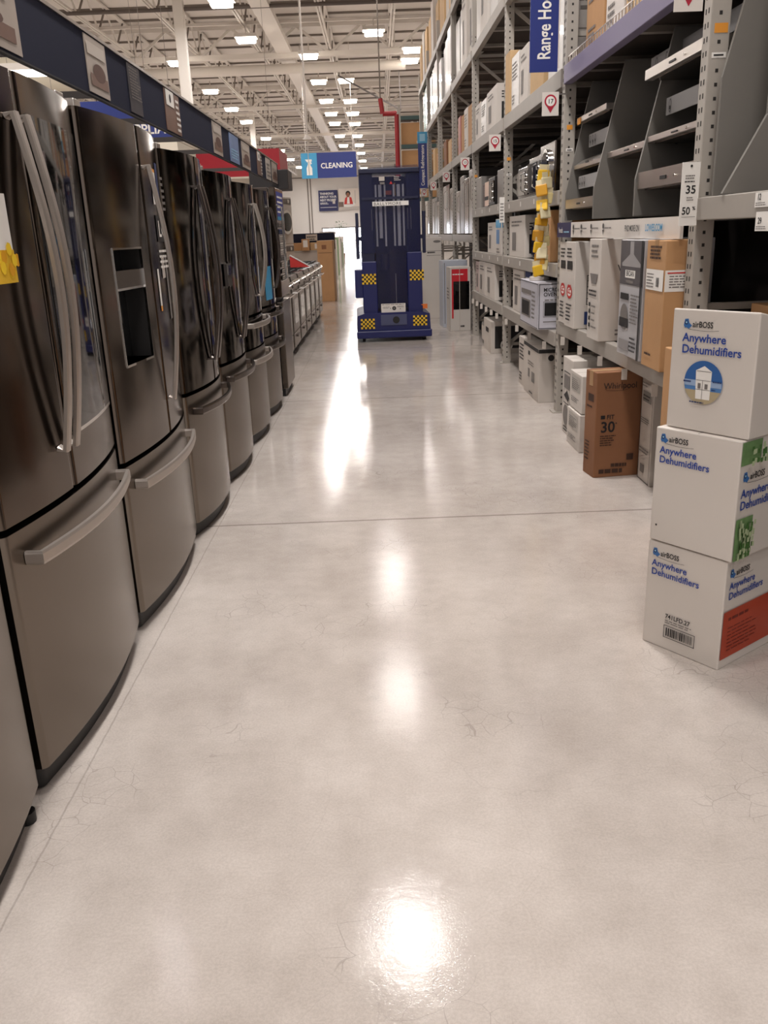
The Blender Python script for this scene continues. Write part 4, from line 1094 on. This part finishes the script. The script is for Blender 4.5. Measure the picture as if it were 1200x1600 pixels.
mb = MB(); mb.bar((.05, .26, .02), (.04, .05, .2), .018, white); mb.build('arm', r)
rbox(7.55, 7.88, 0, .43, .5, offwhite, 'off-white carton with dark top behind the floor oven carton, third bay', draw=d_lines(ink), d=-.04)
def d_floor(A, B, W_, D, H):
    A.rect(W_ * .3, H * .78, W_ * .42, H * .86, ink); A.rect(W_ * .3, H * .35, W_ * .42, H * .52, ink_l); A.rect(W_ * .55, H * .3, W_ * .75, H * .5, ink_l); A.lines(W_ * .3, H * .6, W_ * .8, H * .7, 2, ink_l); A.lines(W_ * .4, H * .06, W_ * .7, H * .12, 1, ink)
    B.disc(.1, H * .84, .025, ink); B.lines(.15, H * .8, .4, H * .88, 2, ink); B.rect(.15, H * .36, .4, H * .6, ink); B.lines(.12, H * .64, .4, H * .72, 2, ink_l)
    A.rect(.0, H * .93, W_, H, ink); B.rect(0, H * .93, D, H, ink)
rbox(6.85, 7.5, 0, .43, .45, offwhite, 'off-white oven carton with a black top edge on the floor of the third bay', draw=d_floor, d=-.06)
# waist-high shelf of third bay
rbox(8.0, 8.85, 1.102, .37, .4, wh_b, 'wide white coffee maker carton left on the waist-high shelf of the third bay', draw=d_window, d=.02)
def appliance(name, y0, y1, z, h, d, m, label, D=.38, kind='micro'):
    r = empty(name, rk(y0, d, z), TH); L = y1 - y0; tag(r, label, 'appliance', 'boxless countertop ovens')
    mb = MB(); mb.box(.01, D, 0, L, 0.01, h, m, bev=.006); mb.box(.03, D - .03, .02, L - .02, 0, .012, black); mb.build('body', r)
    mb = MB(); mb.box(-.006, .01, L * .25, L * .97, h * .12, h * .86, black_glass); d_ = mb.build('door', r)
    mb = MB(); mb.sweep([(-.006, L * .3, h * .2), (-.035, L * .3, h * .25), (-.035, L * .3, h * .75), (-.006, L * .3, h * .8)], (0, 1, 0), .014, .012, chrome); mb.build('door_handle', d_)
    mb = MB(); mb.box(-.003, .01, L * .03, L * .22, h * .12, h * .86, steel_dark)
    for k in range(3): mb.cyl((-.02, L * .12, h * (.25 + .22 * k)), (-.002, L * .12, h * (.25 + .22 * k)), .018, chrome, 12)
    mb.build('control_panel', r)
appliance('countertop_oven', 7.15, 7.72, 1.102, .31, .03, steel_dark, 'shiny dark coffee oven on the waist-high shelf beside the tan board')
rbox(6.8, 7.1, 1.102, .38, .4, tan, 'tan carton at the near end of the waist-high shelf behind the yellow pouches', d=.0)
appliance('countertop_oven', 8.0, 8.56, 1.612, .27, .04, steel_mid, 'smaller grey microwave at the far end of the chest-high shelf, third bay')
appliance('countertop_oven', 7.4, 7.95, 1.612, .31, .03, steel_mid, 'middle one of the three display microwaves on the chest-high shelf, third bay')
r = empty('countertop_oven', rk(6.8, .02, 1.612), TH); tag(r, 'tallest shiny display oven with a round door at the near end of the chest-high shelf', 'appliance', 'boxless countertop ovens')
mb = MB(); mb.box(0, .38, 0, .56, 0, .36, steel_mid, bev=.01); mb.build('body', r)
mb = MB(); mb.cyl((0, .28, .17), (-.02, .28, .17), .15, chrome, 28); mb.cyl((-.02, .28, .17), (-.026, .28, .17), .125, black_glass, 28); mb.build('door', r)
# overhead shelf of third bay
rbox(8.74, 9.0, 2.402, .52, .5, tan_l, 'tall pale tan carton beside the third perforated upright', d=-.01)
rbox(8.3, 8.7, 2.402, .44, .5, wrap, 'shiny plastic-wrapped white carton on the overhead shelf, third bay', draw=d_lines(), d=.0)
rbox(7.86, 8.26, 2.402, .42, .5, white2, 'white carton with a black window on the overhead shelf, third bay', draw=d_window, d=.0)
rbox(7.2, 7.75, 2.402, .55, .5, tan_l, 'tan carton behind the Range Hoods sign, third bay', d=.0)
rbox(6.62, 7.12, 2.402, .75, .5, wrap, 'tall wrapped white carton behind the Range Hoods sign, third bay', draw=d_lines(), d=.02)

# ------------------------------------------------------------------ fourth bay
def many(lst, z, bayword, levelword, group):
    for k, (y0, y1, h, m, dr, what, d) in enumerate(lst):
        rbox(y0, y1, z, h, .5, m, '%s on the %s shelf of the %s bay' % (what, levelword, bayword), draw=dr, d=d, group=group)
many([(11.1, 11.55, .37, mat('pinkwhite', (206, 186, 180), .6), d_window, 'pinkish white carton farthest along', .02), (10.46, 11.06, .39, wh_b, d_window, 'middle white oven carton', .0), (9.72, 10.42, .39, wh_b, d_window, 'near white oven carton with a black picture', .0)], .602, 'fourth', 'low', 'oven cartons')
many([(9.82, 10.42, .33, wh_b, d_window, 'white carton with a grey window', .02)], 1.102, 'fourth', 'waist-high', None)
def d_blue(A, B, W_, D, H):
    A.rect(W_ * .05, H * .75, W_ * .95, H * .97, cyan_sign); A.rect(W_ * .15, H * .3, W_ * .7, H * .7, mat('print_blue', (104, 138, 180), .5)); A.lines(W_ * .2, H * .05, W_ * .8, H * .22, 2, ink_l)
    B.rect(D * .02, H * .75, D * .95, H * .97, cyan_sign)
many([(9.26, 9.66, .36, wh_b, d_blue, 'white carton with a light blue top band', .0)], 1.102, 'fourth', 'waist-high', None)
many([(10.98, 11.5, .36, wrap_grey, None, 'shiny wrapped grey unit', .02), (10.5, 10.92, .26, mat('maroon_box', (82, 58, 58), .5), d_lines(ink_l), 'dark maroon carton', .03)], 1.612, 'fourth', 'chest-high', None)
appliance('countertop_oven', 9.95, 10.45, 1.612, .3, .02, mat('black_case', (30, 26, 26), .3), 'black oven with a pink poster at its door on the chest-high shelf, fourth bay')
r = empty('display_card', rk(10.0, -.032, 1.612), TH); tag(r, 'pale pink photo card leaning on the black oven, fourth bay', 'card')
mb = MB(); mb.box(0, .003, 0, .3, 0, .25, mat('card_pink', (226, 196, 178), .5)); mb.box(-.001, 0, 0, .3, .06, .1, ink); mb.build('card', r)
many([(9.2, 9.75, .34, wrap_grey, None, 'wrapped grey microwave nearest the third upright', .03)], 1.612, 'fourth', 'chest-high', None)
many([(10.9, 11.4, .38, wh_b, d_window, 'far white carton', .0), (10.42, 10.86, .36, wrap, d_lines(), 'wrapped shiny carton', .0), (9.62, 10.38, .38, wh_b, d_window, 'near white carton with a black window', .0)], 2.402, 'fourth', 'overhead', 'cartons overhead in the fourth bay')
def fan_floor():
    r = empty('portable_heater', rk(10.6, .02, 0), TH); tag(r, 'grey portable heater with a rounded top on the floor of the fourth bay', 'heater')
    mb = MB(); mb.box(0, .25, 0, .4, .02, .26, mat('heater_grey', (122, 118, 112), .45), bev=.03); mb.box(.03, .22, .04, .36, 0, .03, black); mb.build('body', r)
    mb = MB(); mb.box(-.003, .002, .06, .34, .05, .22, offwhite); mb.build('front_grille', r)
fan_floor()
def d_dark(A, B, W_, D, H):
    A.rect(W_ * .3, H * .6, W_ * .7, H * .75, ink); B.rect(D * .1, H * .15, D * .9, H * .85, ink); B.ring(D * .4, H * .25, .07, .015, paper)
rbox(9.85, 10.45, 0, .36, .45, offwhite, 'off-white carton with a big black side picture on the floor, fourth bay', draw=d_dark, d=-.02)

# ------------------------------------------------------------------ high shelves and far bays (wrapped goods)
rng = random.Random(21)
def fill(bay, z, items, level):
    y = YU[bay] + .1; n = 0
    cnt = {}
    for (w, h, m, what, dr) in items:
        if y + w > YU[bay + 1] - .06: break
        n += 1
        rbox(y, y + w, z, h, .5, m, '%s on the %s shelf of the %s bay, number %s from its near end' % (what, level, ordw[bay], ['one', 'two', 'three', 'four', 'five', 'six', 'seven'][n - 1]) if False else
             '%s, %s from near end of %s shelf, %s bay' % (what, ['first', 'second', 'third', 'fourth', 'fifth', 'sixth', 'seventh'][n - 1], level, ordw[bay]),
             draw=dr, d=rng.uniform(0, .05)); y += w + rng.uniform(.02, .08)
fill(2, 3.472, [(.6, .9, wrap, 'tall wrapped white carton', d_lines()), (.6, 1.0, white2, 'tall white carton', d_lines()), (.5, .8, offwhite, 'off-white carton', None)], 'high')
fill(3, 3.472, [(.5, 1.05, wrap_grey, 'wrapped steel appliance', None), (.55, 1.1, wrap, 'wrapped white appliance', None), (.62, 1.15, white2, 'white appliance carton', d_window), (.5, 1.1, wrap, 'wrapped pale appliance', None)], 'high')
fill(4, 3.472, [(.55, .92, white2, 'white carton with black windows', d_window), (.55, .9, white2, 'white carton with a black window', d_window), (.5, .8, wrap, 'wrapped white appliance', None), (.5, .75, wrap_grey, 'wrapped grey appliance', None)], 'high')
fill(5, 3.472, [(.5, .85, wrap_grey, 'wrapped steel appliance', None), (.6, .82, wrap, 'wrapped pale appliance', None), (.5, .8, wrap_grey, 'wrapped grey appliance', None), (.5, .7, wrap, 'wrapped white appliance', None)], 'high')
fill(6, 3.472, [(.6, .85, wrap, 'wrapped pale appliance', None), (.6, .85, wrap_grey, 'wrapped grey appliance', None), (.5, .8, wrap, 'wrapped white appliance', None)], 'high')
fill(7, 3.472, [(.6, .8, teal, 'teal-wrapped appliance', None), (.55, .85, mat('teal_pale', (150, 190, 178), .3), 'pale teal-wrapped appliance', None), (.5, .8, teal, 'teal-wrapped narrow appliance', None)], 'high')
for b in (4, 5, 6, 7):
    fill(b, 4.522, [(.6, .75 + .1 * (b % 2), tan_l, 'pale tan carton', None), (.5, .9, offwhite, 'off-white carton', None), (.25, .95, brown if b == 6 else tan_l, 'narrow upright cardboard panel', None), (.55, .8, tan_l, 'tan carton', None)], 'topmost')
fill(4, 2.402, [(.5, .5, tan, 'tan carton', None), (.4, .52, white2, 'white carton', d_lines()), (.28, .48, tan, 'narrow tan carton', None), (.3, .5, mat('red_white_box', (176, 110, 100), .5), 'reddish carton', None), (.3, .45, tan_l, 'pale tan carton', None)], 'overhead')
fill(5, 2.402, [(.45, .3, tan, 'low tan carton', None), (.5, .38, tan_l, 'pale tan carton', None), (.5, .42, brown, 'brown carton', None)], 'overhead')
fill(6, 2.402, [(.4, .42, tan_l, 'pale tan carton', None), (.4, .38, tan, 'tan carton', None), (.5, .5, tan_l, 'tall pale tan carton', None)], 'overhead')
fill(7, 2.402, [(.5, .42, tan, 'tan carton', None), (.5, .5, tan_l, 'pale tan carton', None)], 'overhead')

# compact fridges standing on the waist-high shelf of the far bays
def compact(y, h, w, m, label, d=.02):
    r = empty('compact_refrigerator', rk(y, d, 1.302), TH); tag(r, label, 'refrigerator', 'compact refrigerators in the far bays')
    mb = MB(); mb.box(.05, .5, 0, w, 0, h, body_grey, bev=.006); mb.build('cabinet', r)
    mb = MB(); mb.box(0, .046, 0, w, .01, h, m, bev=.008); mb.build('door', r)
    mb = MB(); mb.sweep([(0, .04, h * .5), (-.03, .04, h * .55), (-.03, .04, h * .85), (0, .04, h * .9)], (0, 1, 0), .014, .012, chrome); mb.build('door_handle', r)
cl = [(11.82, .82, .46, steel_light), (12.35, .74, .46, steel_mid), (12.9, .8, .5, wrap_grey), (13.5, .62, .46, steel_light), (14.5, .72, .5, steel_light), (15.1, .8, .5, steel_mid), (15.7, .8, .5, wrap), (17.1, .6, .5, steel_light), (17.7, .7, .5, wrap_grey), (18.4, .7, .5, steel_light), (19.7, .7, .5, steel_mid), (20.4, .72, .5, white2)]
for k, (y, h, w, m) in enumerate(cl):
    compact(y, h, w, m, '%s compact refrigerator, %s one standing in the far rack bays' % ({'light_steel': 'light steel', 'dark_steel_glossy': 'dark steel', 'wrapped_steel': 'wrapped grey', 'plastic_wrap': 'plastic-wrapped', 'white_carton': 'white'}[m.name],
            ['first', 'second', 'third', 'fourth', 'fifth', 'sixth', 'seventh', 'eighth', 'ninth', 'tenth', 'eleventh', 'twelfth'][k]))
# dark goods under the waist-high shelf of fifth bay
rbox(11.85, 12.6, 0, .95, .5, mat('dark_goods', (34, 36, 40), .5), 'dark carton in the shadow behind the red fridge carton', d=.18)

# ------------------------------------------------------------------ fridge cartons on the floor by the lift
def d_red(A, B, W_, D, H):
    B.rect(D * .08, H * .74, D * .86, H * .97, mat('carton_red', (206, 30, 44), .45)); B.rect(D * .08, H * .2, D * .16, H * .76, MATS['carton_red'])
    B.lines(D * .12, H * .88, D * .8, H * .92, 1, paper); B.rect(D * .16, H * .34, D * .94, H * .78, black_glass)
    B.lines(D * .5, H * .06, D * .8, H * .12, 1, ink); B.rect(D * .45, .002, D * .475, H, MATS['tape_clear'])
    A.lines(W_ * .2, H * .5, W_ * .8, H * .7, 4, ink_l)
carton('carton', (.99, 12.3, 0), .05, .42, .29, .875, white2, 'white beverage cooler carton with a red and black front panel standing on the floor', draw=d_red)
def d_his(A, B, W_, D, H): B.text('Hisense', .05, H * .86, .055, ink_l); B.rect(.02, .05, .03, H - .03, ink_l)
carton('carton', (.93, 12.85, 0), .05, .45, .36, .95, mat('carton_bluegrey', (184, 188, 198), .5), 'pale blue-grey carton standing just behind the red and black one', draw=d_his)
def d_big(A, B, W_, D, H):
    B.rect(.0, H * .835, D, H * .84, ink_l); B.rect(D * .6, H * .78, D * .98, H * .785, ink_l); B.lines(D * .62, H * .81, D * .9, H * .85, 1, ink); B.disc(D * .88, H * .95, .06, ink_l, ry=.02); B.text('OO', D * .7, H * .8, .001, ink)
    B.rect(D * .0, H * .78, D * .1, H * .785, ink_l)
carton('carton', (.42, 14.3, 0), .0, .6, .6, 1.27, white2, 'tall white refrigerator carton behind the blue lift and the red and black carton', draw=d_big)
r = empty('floor_sign', (.70, 12.6, .12)); 
bpy.data.objects.remove(r)

# ------------------------------------------------------------------ blue lift
def lift():
    r = empty('personnel_lift', (.175, 11.36, 0), .03); tag(r, 'navy blue personnel lift with yellow and black checks parked in the aisle', 'lift')
    hw = .475
    mb = MB()
    mb.prism([(-hw, .05), (-hw - .015, .13), (hw + .015, .13), (hw, .05)], 0, 1.3, lift_dark, axis='y')
    mb.prism([(-hw - .01, .13), (-hw + .0, .34), (-hw + .1, .37), (hw - .1, .37), (hw, .34), (hw + .01, .13)], .03, 1.28, lift_navy, axis='y')
    mb.build('base_housing', r)
    mb = MB(); mb.box(-hw - .02, hw + .02, -.03, .0, .05, .145, lift_navy, bev=.012); mb.build('bumper', r)
    mb = MB(); mb.box(-.17, .17, .02, .032, .21, .345, mat('lift_plate', (70, 74, 104), .4)); mb.cyl((0.03, .02, .275), (0.03, .014, .275), .045, black, 20); mb.build('front_plate', r)
    for sx in (-1, 1):
        mb = MB(); mb.cyl((sx * .4 - .02, .1, .05), (sx * .4 + .02, .1, .05), .05, black, 16); mb.build('wheel', r)
        mb = MB(); mb.box(sx * .295 - .095, sx * .295 + .095, .1, .5, .36, 1.12 if sx > 0 else 1.02, lift_navy, bev=.01); mb.build('lower_column', r)
        mb = MB(); mb.box(sx * .3 - .085, sx * .3 + .085, .14, .5, 1.0, 2.1, lift_dark, bev=.008); mb.build('upper_column', r)
        mb = MB(); mb.box(sx * .43 - .02, sx * .43 + .02, .16, .24, 1.1 if sx > 0 else 1.05, 1.62, lift_dark, bev=.008); mb.box(sx * .39 - .05, sx * .39 + .05, .18, .22, 1.28, 1.33, lift_dark); mb.build('side_arm', r)
    mb = MB(); mb.box(-.49, -.38, .15, .32, .56, .92, lift_navy, bev=.01); mb.build('side_box', r)
    # mast
    mb = MB(); mb.box(-.21, .21, .34, .5, .36, 2.05, mat('mast_dark', (44, 38, 46), .5))
    mb.build('mast', r)
    for k, x in enumerate((-.175, -.12, -.06, .055, .115, .175)):
        mb = MB(); mb.box(x - (.02 if k in (1, 4) else .011), x + (.02 if k in (1, 4) else .011), .2, .34, 1.2 + (.1 if k == 1 else 0), 1.95, mat('mast_rail', (226, 224, 232), .5) if k != 5 else MATS['mast_rail']); mb.build('mast_rail', r)
    mb = MB(); mb.box(-.02, .06, .3, .31, .42, 1.15, mat('motor_dark', (60, 52, 56), .5)); mb.cyl((-.08, .3, .9), (-.08, .3, 1.1), .06, MATS['motor_dark'], 14); mb.box(.05, .06, .28, .3, .4, .85, steel_light); mb.build('motor', r)
    mb = MB(); mb.box(-.05, .03, .27, .3, 1.83, 1.88, orange); mb.box(.06, .08, .27, .3, 1.82, 1.97, yellow); mb.build('control_box', r)
    # smoky cover
    mb = MB()
    mb.prism([(-.38, 1.12), (-.38, 2.1), (-.33, 2.15), (.36, 2.17), (.38, 2.12), (.38, 1.12)], .12, .13, sheet, axis='y'); mb.build('clear_cover', r)
    mb = MB(); mb.box(-.2, .2, .14, .146, .42, 1.12, sheet); mb.build('lower_guard', r)
    mb = MB(); mb.box(-.385, .385, .1, .52, 2.08, 2.14, lift_dark, bev=.01); mb.box(-.36, .36, .11, .12, 1.77, 1.8, lift_dark); mb.build('top_bar', r)
    mb = MB(); mb.box(-.225, .235, .085, .1, 1.692, 1.745, paper)
    F = Face(mb, '-y', y=.085, off=.001); F.text('BALLYMORE', -.21, 1.699, .052, ink, bold=False, sx=1.1); mb.build('name_plate', r)
    mb = MB(); F = Face(mb, '-y', y=.12, off=.002)
    F.rect(-.13, 1.99, -.06, 2.04, offwhite); F.rect(-.12, 1.95, -.06, 1.975, ink_l); F.lines(.06, 1.99, .15, 2.05, 3, offwhite); F.quad([(.0, 1.95), (.04, 1.95), (.02, 1.985)], red_ink)
    for u in (-.24, -.19, .22, .26): F.rect(u, 1.4, u + .003, 1.66, ink_l)
    mb.build('sticker', r)
    # instruction plate
    mb = MB(); mb.box(-.16, .16, .08, .1, .37, .48, white); F = Face(mb, '-y', y=.08, off=.001)
    F.lines(-.15, .465, .15, .478, 1, ink); F.lines(-.14, .42, -.04, .45, 2, ink_l); F.disc(.01, .42, .026, ink); F.disc(.01, .42, .012, ink_l); F.disc(.09, .41, .006, ink); F.disc(-.04, .42, .006, ink); F.lines(.05, .43, .14, .455, 2, ink_l)
    mb.build('instruction_plate', r)
    # checks
    def checks(cx, cz, yy):
        mb = MB(); F = Face(mb, '-y', y=yy, off=.002); c = .0262
        F.rect(cx - 3.5 * c, cz - 2.5 * c, cx + 3.5 * c, cz + 2.5 * c, black)
        for i in range(7):
            for j in range(5):
                if (i + j) % 2 == 0:
                    z = .0008; u, v = cx + (i - 3.5) * c, cz + (j - 2.5) * c
                    mb.poly([(u, v, z), (u + c, v, z), (u + c, v + c, z), (u, v + c, z)], [(0, 1, 2, 3)], yellow, F.M)
        mb.build('checker_decal', r)
    checks(-.305, .80, .1); checks(.32, .83, .1)
    checks(-.345, .235, .03); checks(.345, .255, .03)
    mb = MB(); mb.box(.39, .45, .09, .095, .40, .46, orange); mb.bar((.37, .1, .45), (.4, .1, .45), .01, orange); mb.build('warning_tag', r)
lift()

# ------------------------------------------------------------------ yellow pouches hanging by the second upright
def clip_strip(y, d, z0, z1, n, label):
    r = empty('clip_strip', rk(y, d, z1), TH); tag(r, label, 'clip strip', 'hanging strips of yellow pouches')
    mb = MB(); mb.box(0, .003, 0, .03, z0 - z1, 0, offwhite); mb.build('strip', r)
    rg = random.Random(int(z0 * 100)); pl = mat('pouch_plastic', (226, 214, 176), .2, coat=.5)
    for k in range(n):
        mb = MB(); z = (z0 - z1) * (k + .8) / n; a = rg.uniform(-.4, .4)
        M = Matrix.Translation((-.025 + .03 * (k % 2) - .01 * (k % 3), .015 - .012 * (k % 3), z)) @ Euler((a, rg.uniform(-.2, .2), rg.uniform(-.5, .5))).to_matrix().to_4x4()
        mb.box(-.042, .042, -.012, .012, -.06, .02, (yellow, pl, mat('pouch_deep', (206, 150, 40), .3), mat('pouch_cream', (222, 206, 150), .25))[k % 4], M, bev=.008); mb.box(-.035, .035, -.002, .002, .02, .055, pl, M); mb.build('pouch', r)
clip_strip(6.62, -.07, 1.42, 1.78, 7, 'upper hanging strip of small yellow pouches by the second perforated upright')
clip_strip(6.70, -.07, 1.06, 1.44, 9, 'lower hanging strip of small yellow pouches by the second perforated upright')
r = empty('hang_card', rk(9.0, -.06, 1.42), TH); tag(r, 'small white hanging card on the third perforated upright', 'card')
mb = MB(); mb.box(0, .05, -.003, 0, 0, .24, paper); mb.build('card', r)
mb = MB(); F = Face(mb, '-y', y=-.003, off=.001); F.lines(.008, .02, .045, .2, 6, ink_l); mb.build('printing', r)

# ------------------------------------------------------------------ far end: tan carton wall, cartons on header, display panels, plants
def simple(name, x0, x1, y0, y1, z0, z1, m, label, cat, extra=None):
    cx = (x0 + x1) / 2
    mb = MB(); mb.box(x0 - cx, x1 - cx, 0, y1 - y0, 0, z1 - z0, m, bev=.006)
    o = mb.build(name, loc=(cx, y0, z0)); tag(o, label, cat)
    if extra:
        mb = MB(); extra(Face(mb, '-y', x=x0 - cx, y=0), x1 - x0, z1 - z0); mb.build('printing', o, recalc=False)
    return o
simple('tall_carton', -1.30, -.97, 18.9, 19.8, 0, 1.26, tan, 'tall slim tan carton standing at the aisle edge beyond the ranges', 'box', lambda F, w, h: (F.rect(0.02, h * .8, w - .02, h * .805, inkbr), F.rect(w * .3, h * .86, w * .6, h * .93, brown)))
simple('microwave_carton', -1.55, -1.28, 18.0, 18.35, 0, .2, white2, 'small pale microwave carton on the floor in front of the tall tan carton', 'box', lambda F, w, h: (F.rect(w * .1, h * .15, w * .78, h * .85, black), F.rect(w * .2, h * .3, w * .65, h * .7, ink_l)))
# gondola with navy header and cards
r = empty('display_gondola', (-1.95, 20.2, 0)); tag(r, 'low store gondola with a navy header behind the ranges', 'gondola')
mb = MB(); mb.box(-.9, .95, 0, .6, 0, 1.02, offwhite); mb.box(-.9, .95, -.02, .62, 1.02, 1.05, rackgrey); mb.build('shelf_unit', r)
mb = MB(); mb.box(-.9, .95, .3, .34, 1.05, 1.42, navy); mb.build('header_panel', r)
mb = MB(); F = Face(mb, '-y', y=.3, off=.003)
for u in (-.75, -.28, .3): F.rect(u, 1.26, u + .26, 1.4, offwhite); F.lines(u + .02, 1.28, u + .24, 1.38, 2, ink)
mb.build('price_card', r)
simple('carton', -2.75, -2.32, 20.2, 20.45, 1.051, 1.2, tan_l, 'pale tan carton on the gondola, leftmost of the row under the navy header', 'box')
simple('carton', -2.28, -1.6, 20.2, 20.45, 1.051, 1.22, tan, 'long tan carton on the gondola in the middle of the row', 'box')
simple('carton', -1.72, -1.55, 20.05, 20.19, 1.051, 1.3, tan, 'small tan carton with a white sheet in front of the long one', 'box', lambda F, w, h: F.rect(w * .2, h * .3, w * .8, h * .9, paper))
simple('carton', -1.54, -1.2, 20.2, 20.45, 1.051, 1.22, tan_l, 'tan carton with a white label at the right end of the row', 'box', lambda F, w, h: F.rect(w * .3, h * .2, w * .8, h * .85, paper))
def door_display():
    r = empty('door_display', (-1.22, 22.6, 0)); tag(r, 'dark-framed upright door display at the aisle edge past the tall tan carton', 'display')
    mb = MB(); mb.box(-.3, 0, 0, 3.2, 0, .12, offwhite); mb.build('plinth', r)
    for k in range(4):
        mb = MB(); mb.box(-.25, .02, k * .8, k * .8 + .09, .12, 1.38, mat('frame_brown', (74, 58, 48), .5)); mb.build('frame_post', r)
        if k < 3: mb = MB(); mb.box(-.2, 0, k * .8 + .12, k * .8 + .7, .14, 1.2, white2); mb.build('door_sample', r)
    mb = MB(); mb.box(-.25, .02, 0, 3.2, 1.38, 1.46, offwhite); mb.build('top_rail', r)
door_display()
rg = random.Random(5)
for k in range(6):
    y = 28 + k * 3.3; x = -1.35 - .08 * k; h = rg.uniform(1.0, 1.35)
    ms = rg.choice((offwhite, green, tan_l, leaf))
    simple('end_display', x - .6, x, y, y + 1.2, 0, h, [offwhite, mat('soft_green', (120, 140, 104), .6), white2, mat('soft_grey', (150, 146, 138), .6), MATS['soft_green'], offwhite][k],
           '%s end display far down the left side of the aisle, %s beyond the door display' % (['off-white', 'green', 'white', 'grey', 'greenish', 'pale'][k], ['first', 'second', 'third', 'fourth', 'fifth', 'sixth'][k]), 'display', lambda F, w, h: F.lines(w * .1, h * .2, w * .9, h * .9, 5, ink_l))
def plant(x, y, h, label):
    r = empty('potted_plant', (x, y, 0)); tag(r, label, 'plant', 'plants near the far door')
    mb = MB(); mb.cyl((0, 0, 0), (0, 0, .35), .14, brown, 14, r2=.19); mb.build('pot', r)
    mb = MB(); mb.cyl((0, 0, .3), (0, 0, h * .6), .03, inkbr, 8); mb.build('stem', r)
    mb = MB(); q = random.Random(int(x * 10 + y))
    for k in range(220):
        a = q.uniform(0, 2 * PI); rr = q.uniform(.02, .42) * h * .5; z = h * q.uniform(.35, 1.0)
        c = Vector((rr * math.cos(a), rr * math.sin(a), z)); d = Vector((math.cos(a), math.sin(a), q.uniform(-.3, .8))).normalized() * .12; s = Vector((-math.sin(a), math.cos(a), 0)) * .035
        mb.poly([c - s * .2, c + d * .5 + s, c + d, c + d * .5 - s], [(0, 1, 2, 3)], leaf)
    mb.build('foliage', r)
plant(-2.1, 52, 2.1, 'tall leafy green plant near the bright far door, nearer one')
plant(-2.6, 58, 1.9, 'tall leafy green plant near the bright far door, farther one')
for k, (x, y) in enumerate(((-1.9, 60), (-1.3, 62), (-1.0, 64))):
    r = empty('shopping_cart', (x, y, 0)); tag(r, 'bluish shopping cart parked before the bright far door, %s one' % ['left', 'middle', 'right'][k], 'cart', 'carts by the far door')
    cm = mat('cart_blue', (84, 104, 138), .4, .3)
    mb = MB(); 
    for zz in (.45, .6, .75, .9): mb.box(-.27, .27, -.42, -.41, zz, zz + .02, cm); mb.box(-.27, -.26, -.42, .42, zz, zz + .02, cm); mb.box(.26, .27, -.42, .42, zz, zz + .02, cm)
    for u in range(9): mb.box(-.27 + u * .065, -.26 + u * .065, -.42, -.41, .45, .92, cm)
    mb.box(-.27, .27, -.42, .42, .44, .45, cm); mb.build('basket', r)
    mb = MB(); mb.box(-.25, .25, -.4, .45, .14, .18, cm); mb.bar((-.22, .4, .15), (-.22, .4, .5), .03, cm); mb.bar((.22, .4, .15), (.22, .4, .5), .03, cm); mb.build('frame', r)
    mb = MB(); mb.bar((-.28, -.5, 1.0), (.28, -.5, 1.0), .035, cm); mb.bar((-.26, -.42, .9), (-.26, -.5, 1.0), .025, cm); mb.bar((.26, -.42, .9), (.26, -.5, 1.0), .025, cm); mb.build('push_handle', r)
    for wx in (-.22, .22):
        for wy in (-.36, .4):
            mb = MB(); mb.cyl((wx - .015, wy, .07), (wx + .015, wy, .07), .07, black, 12); mb.build('wheel', r)

# stacked tan pallets-high cartons beyond the rack, above the lift
gb = mat('beam_green', (60, 84, 82), .5)
for x, w in ((.69, 'left'), (1.75, 'right')):
    r = empty('rack_upright', (x, 26, 0)); tag(r, 'grey upright frame of the green-beamed rack beyond the lift, %s one' % w, 'rack upright')
    for y in (0, .9):
        mb = MB(); mb.box(0, .07, y, y + .08, 0, 4.75, rackgrey); mb.build('post', r)
for z, w in ((2.3, 'lowest'), (3.0, 'second'), (3.72, 'third'), (4.46, 'top')):
    r = empty('rack_shelf', (.757, 26, z)); tag(r, 'green-beamed shelf of the rack beyond the lift, %s one' % w, 'rack shelf')
    mb = MB(); mb.box(.003, .993, -.02, .04, -.1, 0, gb); mb.build('front_beam', r)
    mb = MB(); mb.box(.003, .993, .04, .95, -.04, 0, deckwood); mb.build('deck', r)
for z, w in ((2.301, 'lowest'), (3.001, 'middle'), (3.721, 'uppermost')):
    simple('carton', .77, 1.74, 26.08, 26.9, z, z + .57, tan, 'large tan carton on the green-beamed rack beyond the lift, %s of three' % w, 'box', lambda F, w, h: F.rect(w * .45, h * .05, w * .62, h * .16, paper))
simple('carton', -.3, .25, 30, 30.6, 2.6, 3.05, brown, 'brown carton on a far high shelf just above the lift top', 'box')
mb = MB(); mb.box(-.3, .65, 0, .7, 2.52, 2.598, rackgrey); mb.box(-.3, -.24, 0, .06, 0, 2.52, rackgrey); mb.box(.59, .65, 0, .06, 0, 2.52, rackgrey); mb.box(-.3, -.24, .64, .7, 0, 2.52, rackgrey); mb.box(.59, .65, .64, .7, 0, 2.52, rackgrey)
o = mb.build('far_shelf', loc=(-.1, 29.95, 0)); tag(o, 'plain grey shelf rack hidden mostly behind the lift', 'shelf')
